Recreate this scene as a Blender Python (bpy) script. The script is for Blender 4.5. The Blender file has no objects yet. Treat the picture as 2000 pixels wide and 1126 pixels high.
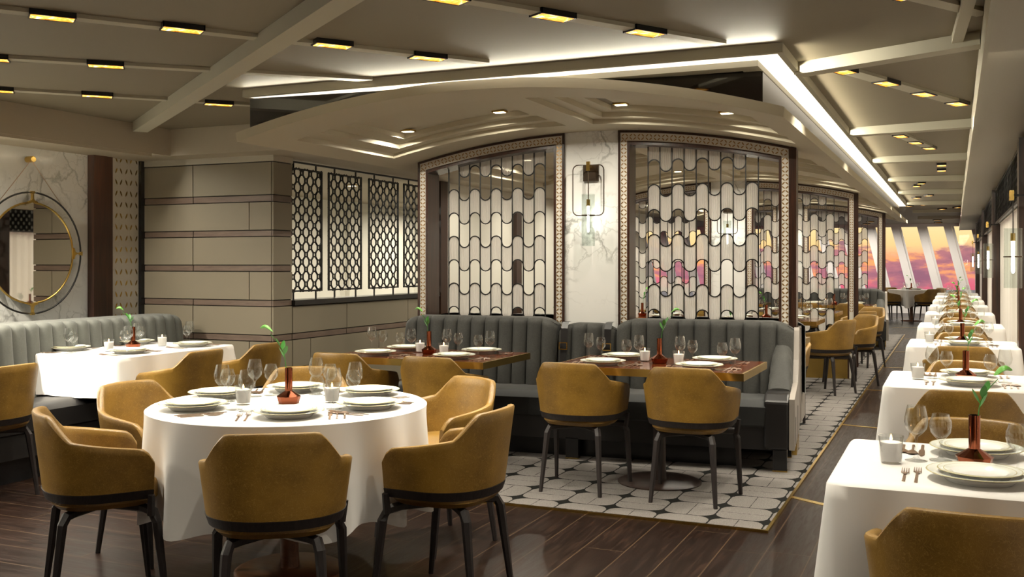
import bpy, math, random
from math import sin, cos, pi, radians, sqrt, atan2, exp
random.seed(7)
SC = bpy.context.scene
COL = SC.collection

# ------------------------------------------------------------------ camera
CAM_H = 1.37
YAW = radians(23.8)
cd = bpy.data.cameras.new('camera'); cam = bpy.data.objects.new('camera', cd); COL.objects.link(cam)
cd.sensor_width = 36; cd.lens = 36*1960/2000; cd.shift_y = -48/2000
cd.clip_start = .05; cd.clip_end = 3000
cam.location = (0, 0, CAM_H); cam.rotation_euler = (pi/2, 0, YAW)
SC.camera = cam
# ------------------------------------------------------------------ colour management
SC.view_settings.view_transform = 'Standard'; SC.view_settings.look = 'None'
SC.view_settings.exposure = 0.52; SC.view_settings.gamma = 1
SC.view_settings.use_curve_mapping = False
try:
    cy = SC.cycles
    cy.use_denoising = True; cy.max_bounces = 7; cy.diffuse_bounces = 4; cy.glossy_bounces = 3
    cy.transmission_bounces = 4; cy.transparent_max_bounces = 14; cy.use_light_tree = True
    cy.sample_clamp_indirect = 3.0; cy.caustics_reflective = False; cy.caustics_refractive = False
    cy.blur_glossy = 1.0
except Exception: pass
# light levels
W_SKY = 0.85
P_CEIL = 8.3      # watt per ceiling box
P_DOWN = 9      # lamps in the vault coffers
E_COVE = 1.0
P_COVE = 2.7
P_WASH = 42.0

# ------------------------------------------------------------------ node helpers
class NT:
    def __init__(s, tree): s.t = tree; s.n = tree.nodes; s.l = tree.links
    def add(s, typ, **kw):
        nd = s.n.new(typ)
        for k, v in kw.items():
            if k == 'inp':
                for a, b in v.items():
                    s.put(nd.inputs[a], b)
            else: setattr(nd, k, v)
        return nd
    def put(s, sock, v):
        if isinstance(v, bpy.types.NodeSocket): s.l.new(v, sock)
        else:
            if hasattr(sock, 'default_value'):
                try: sock.default_value = v
                except Exception: sock.default_value = (*v, 1) if len(v) == 3 else v
    def m(s, op, a, b=0.0, c=None):
        nd = s.n.new('ShaderNodeMath'); nd.operation = op
        s.put(nd.inputs[0], a); s.put(nd.inputs[1], b)
        if c is not None: s.put(nd.inputs[2], c)
        return nd.outputs[0]
    def mix(s, f, a, b, blend='MIX'):
        nd = s.n.new('ShaderNodeMix'); nd.data_type = 'RGBA'; nd.blend_type = blend
        s.put(nd.inputs[0], f); s.put(nd.inputs[6], a if not isinstance(a, tuple) else (*a, 1)); s.put(nd.inputs[7], b if not isinstance(b, tuple) else (*b, 1))
        return nd.outputs[2]
    def ramp(s, f, stops, interp='LINEAR'):
        nd = s.n.new('ShaderNodeValToRGB'); cr = nd.color_ramp; cr.interpolation = interp
        while len(cr.elements) < len(stops): cr.elements.new(0.5)
        for e, (p, c) in zip(cr.elements, stops):
            e.position = p; e.color = (*c, 1) if len(c) == 3 else c
        s.put(nd.inputs[0], f); return nd.outputs[0]
    def noise(s, vec, scale, detail=3, rough=.5, dist=0, out=0):
        nd = s.n.new('ShaderNodeTexNoise'); s.put(nd.inputs['Vector'], vec)
        nd.inputs['Scale'].default_value = scale; nd.inputs['Detail'].default_value = detail
        nd.inputs['Roughness'].default_value = rough; nd.inputs['Distortion'].default_value = dist
        return nd.outputs[out]
    def coord(s, which='Object'):
        return s.n.new('ShaderNodeTexCoord').outputs[which]
    def mapping(s, vec, loc=(0,0,0), rot=(0,0,0), scale=(1,1,1)):
        nd = s.n.new('ShaderNodeMapping'); s.put(nd.inputs[0], vec)
        nd.inputs[1].default_value = loc; nd.inputs[2].default_value = rot; nd.inputs[3].default_value = scale
        return nd.outputs[0]
    def bump(s, h, strength=.2, dist=.01):
        nd = s.n.new('ShaderNodeBump'); nd.inputs['Strength'].default_value = strength; nd.inputs['Distance'].default_value = dist
        s.put(nd.inputs['Height'], h); return nd.outputs[0]

def newmat(name):
    m = bpy.data.materials.new(name); m.use_nodes = True
    t = NT(m.node_tree); t.b = m.node_tree.nodes['Principled BSDF']; t.o = m.node_tree.nodes['Material Output']; t.mat = m
    return t
def P(name, col, rough=.5, metal=0, spec=.5, coat=0, em=None, ems=0, sheen=0):
    t = newmat(name); b = t.b
    b.inputs['Base Color'].default_value = (*col, 1); b.inputs['Roughness'].default_value = rough
    b.inputs['Metallic'].default_value = metal; b.inputs['Specular IOR Level'].default_value = spec
    b.inputs['Coat Weight'].default_value = coat; b.inputs['Sheen Weight'].default_value = sheen
    if em: b.inputs['Emission Color'].default_value = (*em, 1); b.inputs['Emission Strength'].default_value = ems
    return t

M = {}
# plain
M['black_metal'] = P('black_metal', (.012, .011, .010), .4, .3).mat
M['bronze'] = P('bronze', (.09, .065, .045), .35, .9).mat
M['brass'] = P('brass', (.62, .42, .12), .25, 1).mat
M['copper'] = P('copper', (.30, .090, .045), .10, 1).mat
M['rose_metal'] = P('rose_metal', (.62, .46, .36), .28, 1).mat
M['cove_paint'] = P('cove_paint', (.50, .47, .37), .6).mat
M['soffit_paint'] = P('soffit_paint', (.52, .48, .39), .6).mat
M['fascia_paint'] = P('fascia_paint', (.47, .41, .31), .6).mat
M['white_wall'] = P('white_wall', (.74, .72, .64), .6).mat
M['mullion_white'] = P('mullion_white', (.62, .60, .62), .5).mat
M['mirror'] = P('mirror', (.62, .60, .56), .02, 1).mat
M['dark_mirror'] = P('dark_mirror', (.012, .009, .008), .06, 0, .5, 1.0).mat
M['brown_gloss'] = P('brown_gloss', (.035, .024, .012), .3).mat
M['wax'] = P('wax', (.85, .80, .74), .5, em=(1, .85, .7), ems=.12).mat
M['flame'] = P('flame', (1, .6, .2), .5, em=(1, .55, .2), ems=14).mat
M['bulb'] = P('bulb', (1, 1, 1), .5, em=(1, .93, .80), ems=32).mat
M['led_warm'] = P('led_warm', (1, .95, .85), .5, em=(1, .90, .74), ems=E_COVE).mat
M['led_step'] = P('led_step', (1, .95, .85), .5, em=(1, .90, .74), ems=30).mat
M['led_lens'] = P('led_lens', (1, .9, .7), .5, em=(1, .86, .6), ems=5).mat
M['panel_grey'] = P('panel_grey', (.30, .27, .24), .5).mat
M['leaf'] = P('leaf', (.05, .22, .03), .4).mat
M['bloom'] = P('bloom', (.14, .45, .06), .4).mat
M['arm_dark'] = P('arm_dark', (.012, .011, .011), .35).mat
M['black_gloss'] = P('black_gloss', (.01, .01, .011), .25).mat
M['seam'] = P('seam', (.02, .016, .012), .8).mat

# leather
def leather():
    t = newmat('tan_leather'); c = t.coord()
    n1 = t.noise(c, 6, 4); n2 = t.noise(c, 60, 3)
    v = t.add('ShaderNodeTexVoronoi', feature='DISTANCE_TO_EDGE'); v.inputs['Scale'].default_value = 38
    wv = t.mix(.35, c, t.noise(c, 14, 3, out=1)); t.put(v.inputs['Vector'], wv)
    crack = t.ramp(v.outputs[0], [(0, (1,1,1)), (.05, (0,0,0))])
    col = t.ramp(n1, [(.3, (.135, .070, .009)), (.7, (.265, .145, .021))])
    cr = t.m('MULTIPLY', crack, t.m('MULTIPLY', n2, .9))
    col = t.mix(cr, col, (.38, .235, .06))
    t.put(t.b.inputs['Base Color'], col)
    t.b.inputs['Roughness'].default_value = .42
    t.put(t.b.inputs['Normal'], t.bump(t.m('ADD', n2, crack), .12, .004))
    return t.mat
M['leather'] = leather()
def wood(name, a, b, rough, scale=(1, 14, 14), nsc=3, coat=0):
    t = newmat(name); c = t.mapping(t.coord(), scale=scale)
    n = t.noise(c, nsc, 6, .6, .4)
    t.put(t.b.inputs['Base Color'], t.ramp(n, [(.3, a), (.7, b)]))
    t.b.inputs['Roughness'].default_value = rough; t.b.inputs['Coat Weight'].default_value = coat
    t.put(t.b.inputs['Normal'], t.bump(n, .15, .003))
    return t.mat
M['dark_wood'] = wood('dark_wood', (.012, .007, .005), (.035, .017, .012), .38, (18, 18, 1.2))
M['leg_wood'] = wood('leg_wood', (.005, .0035, .0035), (.020, .013, .012), .55, (22, 22, 3), 4)
M['frame_wood'] = wood('frame_wood', (.012, .006, .004), (.05, .018, .009), .3, (20, 20, 1.0), 3)
M['table_wood'] = wood('table_wood', (.085, .020, .007), (.19, .052, .016), .10, (1.2, 16, 16), 3, .4)
M['base_wood'] = wood('base_wood', (.10, .035, .015), (.2, .08, .035), .3, (2, 16, 16), 3)
M['taupe_wood'] = wood('taupe_wood', (.115, .078, .058), (.17, .12, .09), .5, (3, 3, 20), 2)

def plaster(name, col, var=.06):
    t = newmat(name); n = t.noise(t.coord(), 1.3, 3)
    d = tuple(max(0, x*(1-var*2)) for x in col)
    t.put(t.b.inputs['Base Color'], t.mix(n, d, col)); t.b.inputs['Roughness'].default_value = .62
    t.put(t.b.inputs['Normal'], t.bump(t.noise(t.coord(), 220, 2), .05, .002))
    return t.mat
M['ceiling_paint'] = plaster('ceiling_paint', (.20, .165, .110))
M['vault_paint'] = plaster('vault_paint', (.56, .51, .385), .02)
M['padded_panel'] = plaster('padded_panel', (.235, .20, .14))
M['velvet'] = None
def velvet(name, a, b, sheen=.6):
    t = newmat(name); n = t.noise(t.coord(), 90, 3, .7); n2 = t.noise(t.coord(), 5, 2)
    col = t.mix(t.m('MULTIPLY', n, n2), a, b)
    t.put(t.b.inputs['Base Color'], col); t.b.inputs['Roughness'].default_value = .75
    t.b.inputs['Sheen Weight'].default_value = sheen; t.b.inputs['Sheen Roughness'].default_value = .4
    return t.mat
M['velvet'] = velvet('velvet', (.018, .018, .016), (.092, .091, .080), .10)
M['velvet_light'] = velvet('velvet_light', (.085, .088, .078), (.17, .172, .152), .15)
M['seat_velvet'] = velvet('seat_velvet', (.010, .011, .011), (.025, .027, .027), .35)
def cloth():
    t = newmat('white_cloth'); n = t.noise(t.coord(), 260, 2)
    t.b.inputs['Base Color'].default_value = (.74, .72, .69, 1); t.b.inputs['Roughness'].default_value = .8
    t.b.inputs['Sheen Weight'].default_value = .15
    t.put(t.b.inputs['Normal'], t.bump(n, .08, .001)); return t.mat
M['cloth'] = cloth()
def china():
    t = newmat('china'); c = t.coord(); s = t.add('ShaderNodeSeparateXYZ'); t.put(s.inputs[0], c)
    r = t.m('SQRT', t.m('ADD', t.m('MULTIPLY', s.outputs[0], s.outputs[0]), t.m('MULTIPLY', s.outputs[1], s.outputs[1])))
    # normalised radius is stored in the object's generated range, rims sit beyond 80 % of it
    g = t.add('ShaderNodeAttribute', attribute_name='rim')
    col = t.ramp(g.outputs['Fac'], [(0, (.86, .86, .84)), (.78, (.86, .86, .84)), (.81, (.80, .82, .75)), (.965, (.80, .82, .75)), (.98, (.55, .50, .30))])
    t.put(t.b.inputs['Base Color'], col); t.b.inputs['Roughness'].default_value = .12
    return t.mat
M['china'] = china()
def glassy(name, tint=(1, 1, 1), refl=.5, body=.03):
    m = bpy.data.materials.new(name); m.use_nodes = True; t = NT(m.node_tree); m.node_tree.nodes.clear()
    o = t.add('ShaderNodeOutputMaterial'); tr = t.add('ShaderNodeBsdfTransparent'); tr.inputs[0].default_value = (*tint, 1)
    gl = t.add('ShaderNodeBsdfGlossy'); gl.inputs['Roughness'].default_value = .03; gl.inputs[0].default_value = (1, 1, 1, 1)
    lw = t.add('ShaderNodeLayerWeight'); lw.inputs[0].default_value = .35
    f = t.m('MINIMUM', t.m('ADD', t.m('MULTIPLY', t.m('POWER', lw.outputs['Facing'], 2.2), refl), body), 1)
    mx = t.add('ShaderNodeMixShader'); t.put(mx.inputs[0], f); t.put(mx.inputs[1], tr.outputs[0]); t.put(mx.inputs[2], gl.outputs[0])
    t.put(o.inputs[0], mx.outputs[0]); return m
M['glass'] = glassy('glass', (.975, .985, .985), 1.0, .05)
M['shade_glass'] = glassy('shade_glass', (.82, .86, .84), .35, .08)
M['window_glass'] = glassy('window_glass', (.98, .98, 1), .12, .01)
def ribbed():
    m = bpy.data.materials.new('ribbed_glass'); m.use_nodes = True; t = NT(m.node_tree); m.node_tree.nodes.clear()
    o = t.add('ShaderNodeOutputMaterial')
    d = t.add('ShaderNodeBsdfPrincipled'); d.inputs['Base Color'].default_value = (.66, .62, .57, 1); d.inputs['Roughness'].default_value = .25
    tl = t.add('ShaderNodeBsdfTranslucent'); tl.inputs[0].default_value = (.85, .82, .78, 1)
    tr = t.add('ShaderNodeBsdfTransparent'); tr.inputs[0].default_value = (.9, .9, .9, 1)
    a = t.add('ShaderNodeMixShader'); a.inputs[0].default_value = .58; t.put(a.inputs[1], d.outputs[0]); t.put(a.inputs[2], tl.outputs[0])
    b = t.add('ShaderNodeMixShader'); b.inputs[0].default_value = .16; t.put(b.inputs[1], a.outputs[0]); t.put(b.inputs[2], tr.outputs[0])
    t.put(o.inputs[0], b.outputs[0]); return m
M['ribbed'] = ribbed()
def curtain():
    m = bpy.data.materials.new('sheer_curtain'); m.use_nodes = True; t = NT(m.node_tree); m.node_tree.nodes.clear()
    o = t.add('ShaderNodeOutputMaterial')
    d = t.add('ShaderNodeBsdfDiffuse'); d.inputs[0].default_value = (.72, .69, .60, 1)
    tl = t.add('ShaderNodeBsdfTranslucent'); tl.inputs[0].default_value = (.80, .77, .70, 1)
    a = t.add('ShaderNodeMixShader'); a.inputs[0].default_value = .4; t.put(a.inputs[1], d.outputs[0]); t.put(a.inputs[2], tl.outputs[0])
    t.put(o.inputs[0], a.outputs[0]); return m
M['curtain'] = curtain()
def marble():
    t = newmat('marble'); c = t.coord()
    w = t.add('ShaderNodeVectorMath', operation='ADD'); t.put(w.inputs[0], c)
    nn = t.add('ShaderNodeVectorMath', operation='SCALE'); t.put(nn.inputs[0], t.noise(c, 2.2, 5, .6, out=1)); nn.inputs['Scale'].default_value = .5
    t.put(w.inputs[1], nn.outputs[0])
    v = t.add('ShaderNodeTexVoronoi', feature='DISTANCE_TO_EDGE'); v.inputs['Scale'].default_value = 3.0; t.put(v.inputs['Vector'], w.outputs[0])
    v2 = t.add('ShaderNodeTexVoronoi', feature='DISTANCE_TO_EDGE'); v2.inputs['Scale'].default_value = 7; t.put(v2.inputs['Vector'], w.outputs[0])
    mask = t.ramp(t.noise(c, 1.7, 2), [(.47, (0,0,0)), (.6, (1,1,1))])
    l1 = t.m('MULTIPLY', t.ramp(v.outputs[0], [(0, (1,1,1)), (.05, (0,0,0))]), mask)
    l2 = t.m('MULTIPLY', t.m('MULTIPLY', t.ramp(v2.outputs[0], [(0, (1,1,1)), (.05, (0,0,0))]), mask), .5)
    f = t.m('MAXIMUM', l1, l2)
    base = t.mix(t.noise(c, 3, 4), (.80, .79, .76), (.70, .70, .68))
    t.put(t.b.inputs['Base Color'], t.mix(t.m('MULTIPLY', f, .8), base, (.22, .22, .20)))
    t.b.inputs['Roughness'].default_value = .18
    return t.mat
M['marble'] = marble()
def plank():
    t = newmat('dark_plank_floor'); c = t.coord(); s = t.add('ShaderNodeSeparateXYZ'); t.put(s.inputs[0], c)
    x, y = s.outputs[0], s.outputs[1]
    sel = t.m('LESS_THAN', x, -2.75)
    u = t.m('ADD', t.m('MULTIPLY', sel, y), t.m('MULTIPLY', t.m('SUBTRACT', 1, sel), x))   # across boards
    v = t.m('ADD', t.m('MULTIPLY', sel, x), t.m('MULTIPLY', t.m('SUBTRACT', 1, sel), y))   # along boards
    k = t.m('DIVIDE', u, .205); kf = t.m('FRACT', k); ki = t.m('FLOOR', k)
    off = t.m('MULTIPLY', t.m('FRACT', t.m('MULTIPLY', t.m('SINE', t.m('MULTIPLY', ki, 12.9898)), 43758.5)), 2.1)
    j = t.m('DIVIDE', t.m('ADD', v, off), 2.1); jf = t.m('FRACT', j); ji = t.m('FLOOR', j)
    rnd = t.m('FRACT', t.m('MULTIPLY', t.m('SINE', t.m('ADD', t.m('MULTIPLY', ki, 7.13), t.m('MULTIPLY', ji, 3.7))), 951.3))
    cv = t.add('ShaderNodeCombineXYZ'); t.put(cv.inputs[0], t.m('MULTIPLY', u, 16)); t.put(cv.inputs[1], t.m('MULTIPLY', v, 1.4)); t.put(cv.inputs[2], t.m('MULTIPLY', rnd, 30))
    g = t.noise(cv.outputs[0], 2.2, 7, .65, 1.3); g2 = t.noise(cv.outputs[0], 9, 4, .6, .6)
    col = t.ramp(g, [(.3, (.004, .002, .0014)), (.55, (.013, .006, .0036)), (.75, (.036, .016, .008))])
    col = t.mix(t.m('MULTIPLY', rnd, .5), col, (.009, .004, .0025))
    gap = t.m('MAXIMUM', t.m('GREATER_THAN', kf, .972), t.m('GREATER_THAN', jf, .9975))
    col = t.mix(gap, col, (.055, .033, .019))
    t.put(t.b.inputs['Base Color'], col)
    t.put(t.b.inputs['Roughness'], t.ramp(g, [(.35, (.30,)*3), (.7, (.42,)*3)]))
    t.b.inputs['Specular IOR Level'].default_value = .16
    t.put(t.b.inputs['Normal'], t.bump(t.m('ADD', t.m('MULTIPLY', g2, .4), g)  , .05, .0015))
    return t.mat
M['plank'] = plank()
def carpet():
    t = newmat('basket_carpet'); s = t.add('ShaderNodeSeparateXYZ'); c = t.coord(); t.put(s.inputs[0], c)
    wob = t.noise(c, 60, 2); wb = t.m('MULTIPLY', t.m('SUBTRACT', wob, .5), .035)
    B = .285
    x = t.m('DIVIDE', t.m('ADD', s.outputs[0], 20), B); y = t.m('DIVIDE', t.m('ADD', s.outputs[1], 20), B)
    cx, cyy = t.m('FLOOR', x), t.m('FLOOR', y); fx, fy = t.m('FRACT', x), t.m('FRACT', y)
    par = t.m('MODULO', t.m('ADD', cx, cyy), 2); ip = t.m('SUBTRACT', 1, par)
    a = t.m('ADD', t.m('MULTIPLY', par, fx), t.m('MULTIPLY', ip, fy))      # long axis 0..1
    b = t.m('ADD', t.m('MULTIPLY', par, fy), t.m('MULTIPLY', ip, fx))
    bf = t.m('FRACT', t.m('MULTIPLY', b, 2)); bs = t.m('LESS_THAN', b, .5)
    # inner side of a brick is straight, outer side rounded
    bb = t.m('ADD', t.m('MULTIPLY', bs, t.m('SUBTRACT', 1, bf)), t.m('MULTIPLY', t.m('SUBTRACT', 1, bs), bf))  # 0 inner .. 1 outer
    r = .27
    qx = t.m('MAXIMUM', t.m('SUBTRACT', t.m('ABSOLUTE', t.m('SUBTRACT', a, .5)), .5-r-.02), 0)
    qy = t.m('MAXIMUM', t.m('SUBTRACT', t.m('MULTIPLY', bb, .5), .5-r-.02), 0)
    d = t.m('SUBTRACT', t.m('SQRT', t.m('ADD', t.m('MULTIPLY', qx, qx), t.m('MULTIPLY', qy, qy))), r)
    d2 = t.m('SUBTRACT', .010, t.m('MULTIPLY', bb, .5))
    dd = t.m('ADD', t.m('MAXIMUM', d, d2), t.m('ADD', wb, -.004))
    ins = t.m('LESS_THAN', dd, 0)
    sp = t.noise(c, 260, 2, .8)
    lite = t.mix(t.ramp(sp, [(.35, (0,0,0)), (.65, (1,1,1))]), (.085, .077, .070), (.23, .212, .20))
    col = t.mix(ins, (.008, .008, .007), lite)
    t.put(t.b.inputs['Base Color'], col); t.b.inputs['Roughness'].default_value = .95; t.b.inputs['Specular IOR Level'].default_value = .1
    t.put(t.b.inputs['Normal'], t.bump(t.m('ADD', t.m('MULTIPLY', ins, 1.5), sp), .5, .006))
    return t.mat
M['carpet'] = carpet()
def amber():
    t = newmat('amber_lens'); n = t.noise(t.coord(), 14, 3, .6, .8)
    e = t.ramp(n, [(.33, (.25, .05, .004)), (.42, (.85, .26, .015)), (.56, (1, .50, .06)), (.64, (1, .9, .6))])
    t.put(t.b.inputs['Emission Color'], e); t.b.inputs['Emission Strength'].default_value = 1.5
    t.b.inputs['Base Color'].default_value = (.3, .1, .02, 1); t.b.inputs['Roughness'].default_value = .2
    return t.mat
M['amber'] = amber()
def ivory():
    return plaster('ivory_lacquer', (.60, .56, .49), .03)
M['ivory'] = ivory()
def sea():
    t = newmat('sea_water'); c = t.coord()
    t.b.inputs['Base Color'].default_value = (.02, .03, .07, 1); t.b.inputs['Roughness'].default_value = .35
    t.put(t.b.inputs['Normal'], t.bump(t.noise(t.mapping(c, scale=(.03, .03, 1)), 3, 5), .9, 3)); return t.mat
M['sea'] = sea()

# ------------------------------------------------------------------ world: sunset sky with cloud banks
wd = bpy.data.worlds.new('sunset'); SC.world = wd; wd.use_nodes = True
t = NT(wd.node_tree); wd.node_tree.nodes.clear()
wo = t.add('ShaderNodeOutputWorld'); bg = t.add('ShaderNodeBackground'); bg.inputs[1].default_value = W_SKY
gc = t.coord('Generated'); sp = t.add('ShaderNodeSeparateXYZ'); t.put(sp.inputs[0], gc)
z = sp.outputs[2]
zz = t.m('ADD', t.m('MULTIPLY', z, 10.0), .35)          # -.035 .. .065 -> 0 .. 1
base = t.ramp(zz, [(0, (.60, .10, .16)), (.17, (.70, .14, .20)), (.28, (.66, .24, .26)), (.42, (.88, .40, .22)), (.53, (.98, .62, .26)), (.75, (.98, .74, .36)), (1, (.80, .70, .50))])
cm = t.mapping(gc, scale=(16, 16, 60))
n = t.noise(cm, 1.0, 6, .6, .3); band = t.ramp(zz, [(0, (.35,)*3), (.14, (.55,)*3), (.24, (.85,)*3), (.36, (.95,)*3), (.45, (.75,)*3), (.53, (.38,)*3), (.7, (.0,)*3)])
cl = t.ramp(t.m('ADD', n, t.m('MULTIPLY', t.m('SUBTRACT', band, .5), .38)), [(.50, (0,0,0)), (.58, (1,1,1))])
ccol = t.ramp(n, [(.42, (1.0, .40, .12)), (.50, (.46, .17, .20)), (.62, (.27, .12, .17))])
c1 = t.mix(t.m('MULTIPLY', cl, .92), base, ccol)
up = t.ramp(z, [(.06, (0,0,0)), (.4, (1,1,1))])
c1 = t.mix(up, c1, (.42, .40, .46))
rt = t.ramp(sp.outputs[0], [(.25, (0,0,0)), (.8, (1,1,1))])
c1 = t.mix(rt, c1, (1.35, 1.2, 1.05))
t.put(bg.inputs[0], c1); t.put(wo.inputs[0], bg.outputs[0])

# ------------------------------------------------------------------ mesh building
class MB:
    def __init__(s): s.v = []; s.f = []; s.m = []
    def face(s, ids, mi=0): s.f.append(tuple(ids)); s.m.append(mi)
    def poly(s, pts, mi=0):
        b = len(s.v); s.v += [tuple(p) for p in pts]; s.face(range(b, b+len(pts)), mi)
    def box(s, x0, x1, y0, y1, z0, z1, mi=0):
        b = len(s.v)
        s.v += [(x0,y0,z0),(x1,y0,z0),(x1,y1,z0),(x0,y1,z0),(x0,y0,z1),(x1,y0,z1),(x1,y1,z1),(x0,y1,z1)]
        for q in ((0,3,2,1),(4,5,6,7),(0,1,5,4),(1,2,6,5),(2,3,7,6),(3,0,4,7)): s.face([b+i for i in q], mi)
    def hexa(s, p, mi=0):
        b = len(s.v); s.v += [tuple(q) for q in p]
        for q in ((0,3,2,1),(4,5,6,7),(0,1,5,4),(1,2,6,5),(2,3,7,6),(3,0,4,7)): s.face([b+i for i in q], mi)
    def wall(s, a, b_, th, z0, z1, mi=0):
        """upright slab along a-b, thickness th to the left of a->b"""
        dx, dy = b_[0]-a[0], b_[1]-a[1]; L = sqrt(dx*dx+dy*dy); nx, ny = -dy/L*th, dx/L*th
        s.hexa([(a[0],a[1],z0),(b_[0],b_[1],z0),(b_[0]+nx,b_[1]+ny,z0),(a[0]+nx,a[1]+ny,z0),
                (a[0],a[1],z1),(b_[0],b_[1],z1),(b_[0]+nx,b_[1]+ny,z1),(a[0]+nx,a[1]+ny,z1)], mi)
    def prism(s, pts, f0, f1, mi=0):
        """pts 2d outline; f0,f1 map 2d->3d for the two caps"""
        b = len(s.v); n = len(pts); s.v += [f0(*p) for p in pts] + [f1(*p) for p in pts]
        s.face([b+i for i in range(n)][::-1], mi); s.face([b+n+i for i in range(n)], mi)
        for i in range(n): j = (i+1) % n; s.face((b+i, b+j, b+n+j, b+n+i), mi)
    def seg(s, p, q, w, y0, y1, mi=0):
        """flat bar in the xz plane from p to q"""
        dx, dz = q[0]-p[0], q[1]-p[1]; L = sqrt(dx*dx+dz*dz) or 1e-6; nx, nz = -dz/L*w/2, dx/L*w/2
        ex, ez = dx/L*w*.3, dz/L*w*.3
        a = (p[0]-ex, p[1]-ez); c = (q[0]+ex, q[1]+ez)
        s.hexa([(a[0]+nx,y0,a[1]+nz),(c[0]+nx,y0,c[1]+nz),(c[0]+nx,y1,c[1]+nz),(a[0]+nx,y1,a[1]+nz),
                (a[0]-nx,y0,a[1]-nz),(c[0]-nx,y0,c[1]-nz),(c[0]-nx,y1,c[1]-nz),(a[0]-nx,y1,a[1]-nz)], mi)
    def lathe(s, prof, n=24, cx=0, cy=0, mi=0, ph=0):
        b = len(s.v); k = len(prof)
        for i in range(n):
            a = 2*pi*i/n+ph
            for r, z in prof: s.v.append((cx+r*cos(a), cy+r*sin(a), z))
        for i in range(n):
            j = (i+1) % n
            for q in range(k-1): s.face((b+i*k+q, b+j*k+q, b+j*k+q+1, b+i*k+q+1), mi)
        if prof[0][0] > 1e-5: s.face([b+i*k for i in range(n)][::-1], mi)
        if prof[-1][0] > 1e-5: s.face([b+i*k+k-1 for i in range(n)], mi)
    def tube(s, pts, r, n=8, mi=0, closed=False):
        """round tube along 3d points, r number or list"""
        from mathutils import Vector
        P_ = [Vector(p) for p in pts]; b = len(s.v); N = len(P_); ref = None
        for i, p in enumerate(P_):
            if closed: d = P_[(i+1) % N]-P_[i-1]
            else: d = P_[min(i+1, N-1)]-P_[max(i-1, 0)]
            d.normalize()
            if ref is None:
                ref = Vector((0,0,1)) if abs(d.z) < .9 else Vector((1,0,0))
            e1 = d.cross(ref); e1.normalize(); e2 = d.cross(e1); e2.normalize(); ref = -e2 if False else ref
            rr = r[i] if isinstance(r, (list, tuple)) else r
            for k in range(n):
                a = 2*pi*k/n + pi/n
                s.v.append(tuple(p + e1*cos(a)*rr + e2*sin(a)*rr))
        for i in range(N if closed else N-1):
            j = (i+1) % N
            for k in range(n):
                l = (k+1) % n; s.face((b+i*n+k, b+i*n+l, b+j*n+l, b+j*n+k), mi)
        if not closed:
            s.face([b+k for k in range(n)][::-1], mi); s.face([b+(N-1)*n+k for k in range(n)], mi)
    def grid(s, rows, mi=0, closed=False):
        """rows: list of equal-length point lists"""
        b = len(s.v); w = len(rows[0])
        for r in rows: s.v += [tuple(p) for p in r]
        for i in range(len(rows)-1):
            for j in range(w if closed else w-1):
                k = (j+1) % w
                s.face((b+i*w+j, b+i*w+k, b+(i+1)*w+k, b+(i+1)*w+j), mi)

def obj(name, mb, mats, parent=None, loc=None, rz=0, smooth=False, bevel=0, subd=0):
    me = bpy.data.meshes.new(name); me.from_pydata(mb.v, [], mb.f)
    if not isinstance(mats, (list, tuple)): mats = [mats]
    for m_ in mats: me.materials.append(M[m_] if isinstance(m_, str) else m_)
    if any(mb.m): me.polygons.foreach_set('material_index', mb.m)
    me.validate(); me.update()
    if smooth: me.polygons.foreach_set('use_smooth', [True]*len(me.polygons))
    o = bpy.data.objects.new(name, me); COL.objects.link(o)
    if parent: o.parent = parent
    if loc: o.location = loc
    if rz: o.rotation_euler = (0, 0, rz)
    if bevel:
        bv = o.modifiers.new('bevel', 'BEVEL'); bv.width = bevel; bv.segments = 2; bv.limit_method = 'ANGLE'
    if subd:
        sd = o.modifiers.new('subd', 'SUBSURF'); sd.levels = subd; sd.render_levels = subd
    if smooth and not subd:
        try:
            me.set_sharp_from_angle(angle=radians(42))
        except Exception: pass
    return o
def tag(o, label, cat, group=None):
    o['label'] = label; o['category'] = cat
    if group: o['group'] = group
    return o
def thing(name, label, cat, loc=(0,0,0), rz=0, group=None):
    o = bpy.data.objects.new(name, None); COL.objects.link(o); o.empty_display_size = .05
    o.location = loc; o.rotation_euler = (0, 0, rz); return tag(o, label, cat, group)
def struct(name, mb, mats, **kw):
    o = obj(name, mb, mats, **kw); o['kind'] = 'structure'; return o
def dup(root, loc, rz, label=None, group=None, cat=None):
    r = root.copy(); COL.objects.link(r); r.location = loc; r.rotation_euler = (0, 0, rz)
    if label: r['label'] = label
    if group: r['group'] = group
    for ch in list(root.children):
        c = ch.copy(); COL.objects.link(c); c.parent = r
        for g in ch.children:
            d = g.copy(); COL.objects.link(d); d.parent = c
    return r
def lamp(name, parent, loc, watt, size=.12, col=(1, .92, .76), spread=150, rot=(0,0,0), kind='AREA'):
    ld = bpy.data.lights.new(name, kind); ld.energy = watt; ld.color = col
    if kind == 'AREA': ld.shape = 'DISK'; ld.size = size; ld.spread = radians(spread)
    else: ld.shadow_soft_size = size
    o = bpy.data.objects.new(name, ld); COL.objects.link(o); o.parent = parent; o.location = loc; o.rotation_euler = rot
    return o
class First:
    """first use moves the prototype itself, later uses copy it"""
    def __init__(s, proto): s.p = proto; s.used = False
    def put(s, loc, rz=0, label=None, group=None):
        if not s.used:
            s.used = True; o = s.p; o.location = loc; o.rotation_euler = (0,0,rz)
            if label: o['label'] = label
            if group: o['group'] = group
            return o
        return dup(s.p, loc, rz, label, group)
CZ, CCOS = sin(YAW), cos(YAW)
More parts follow.
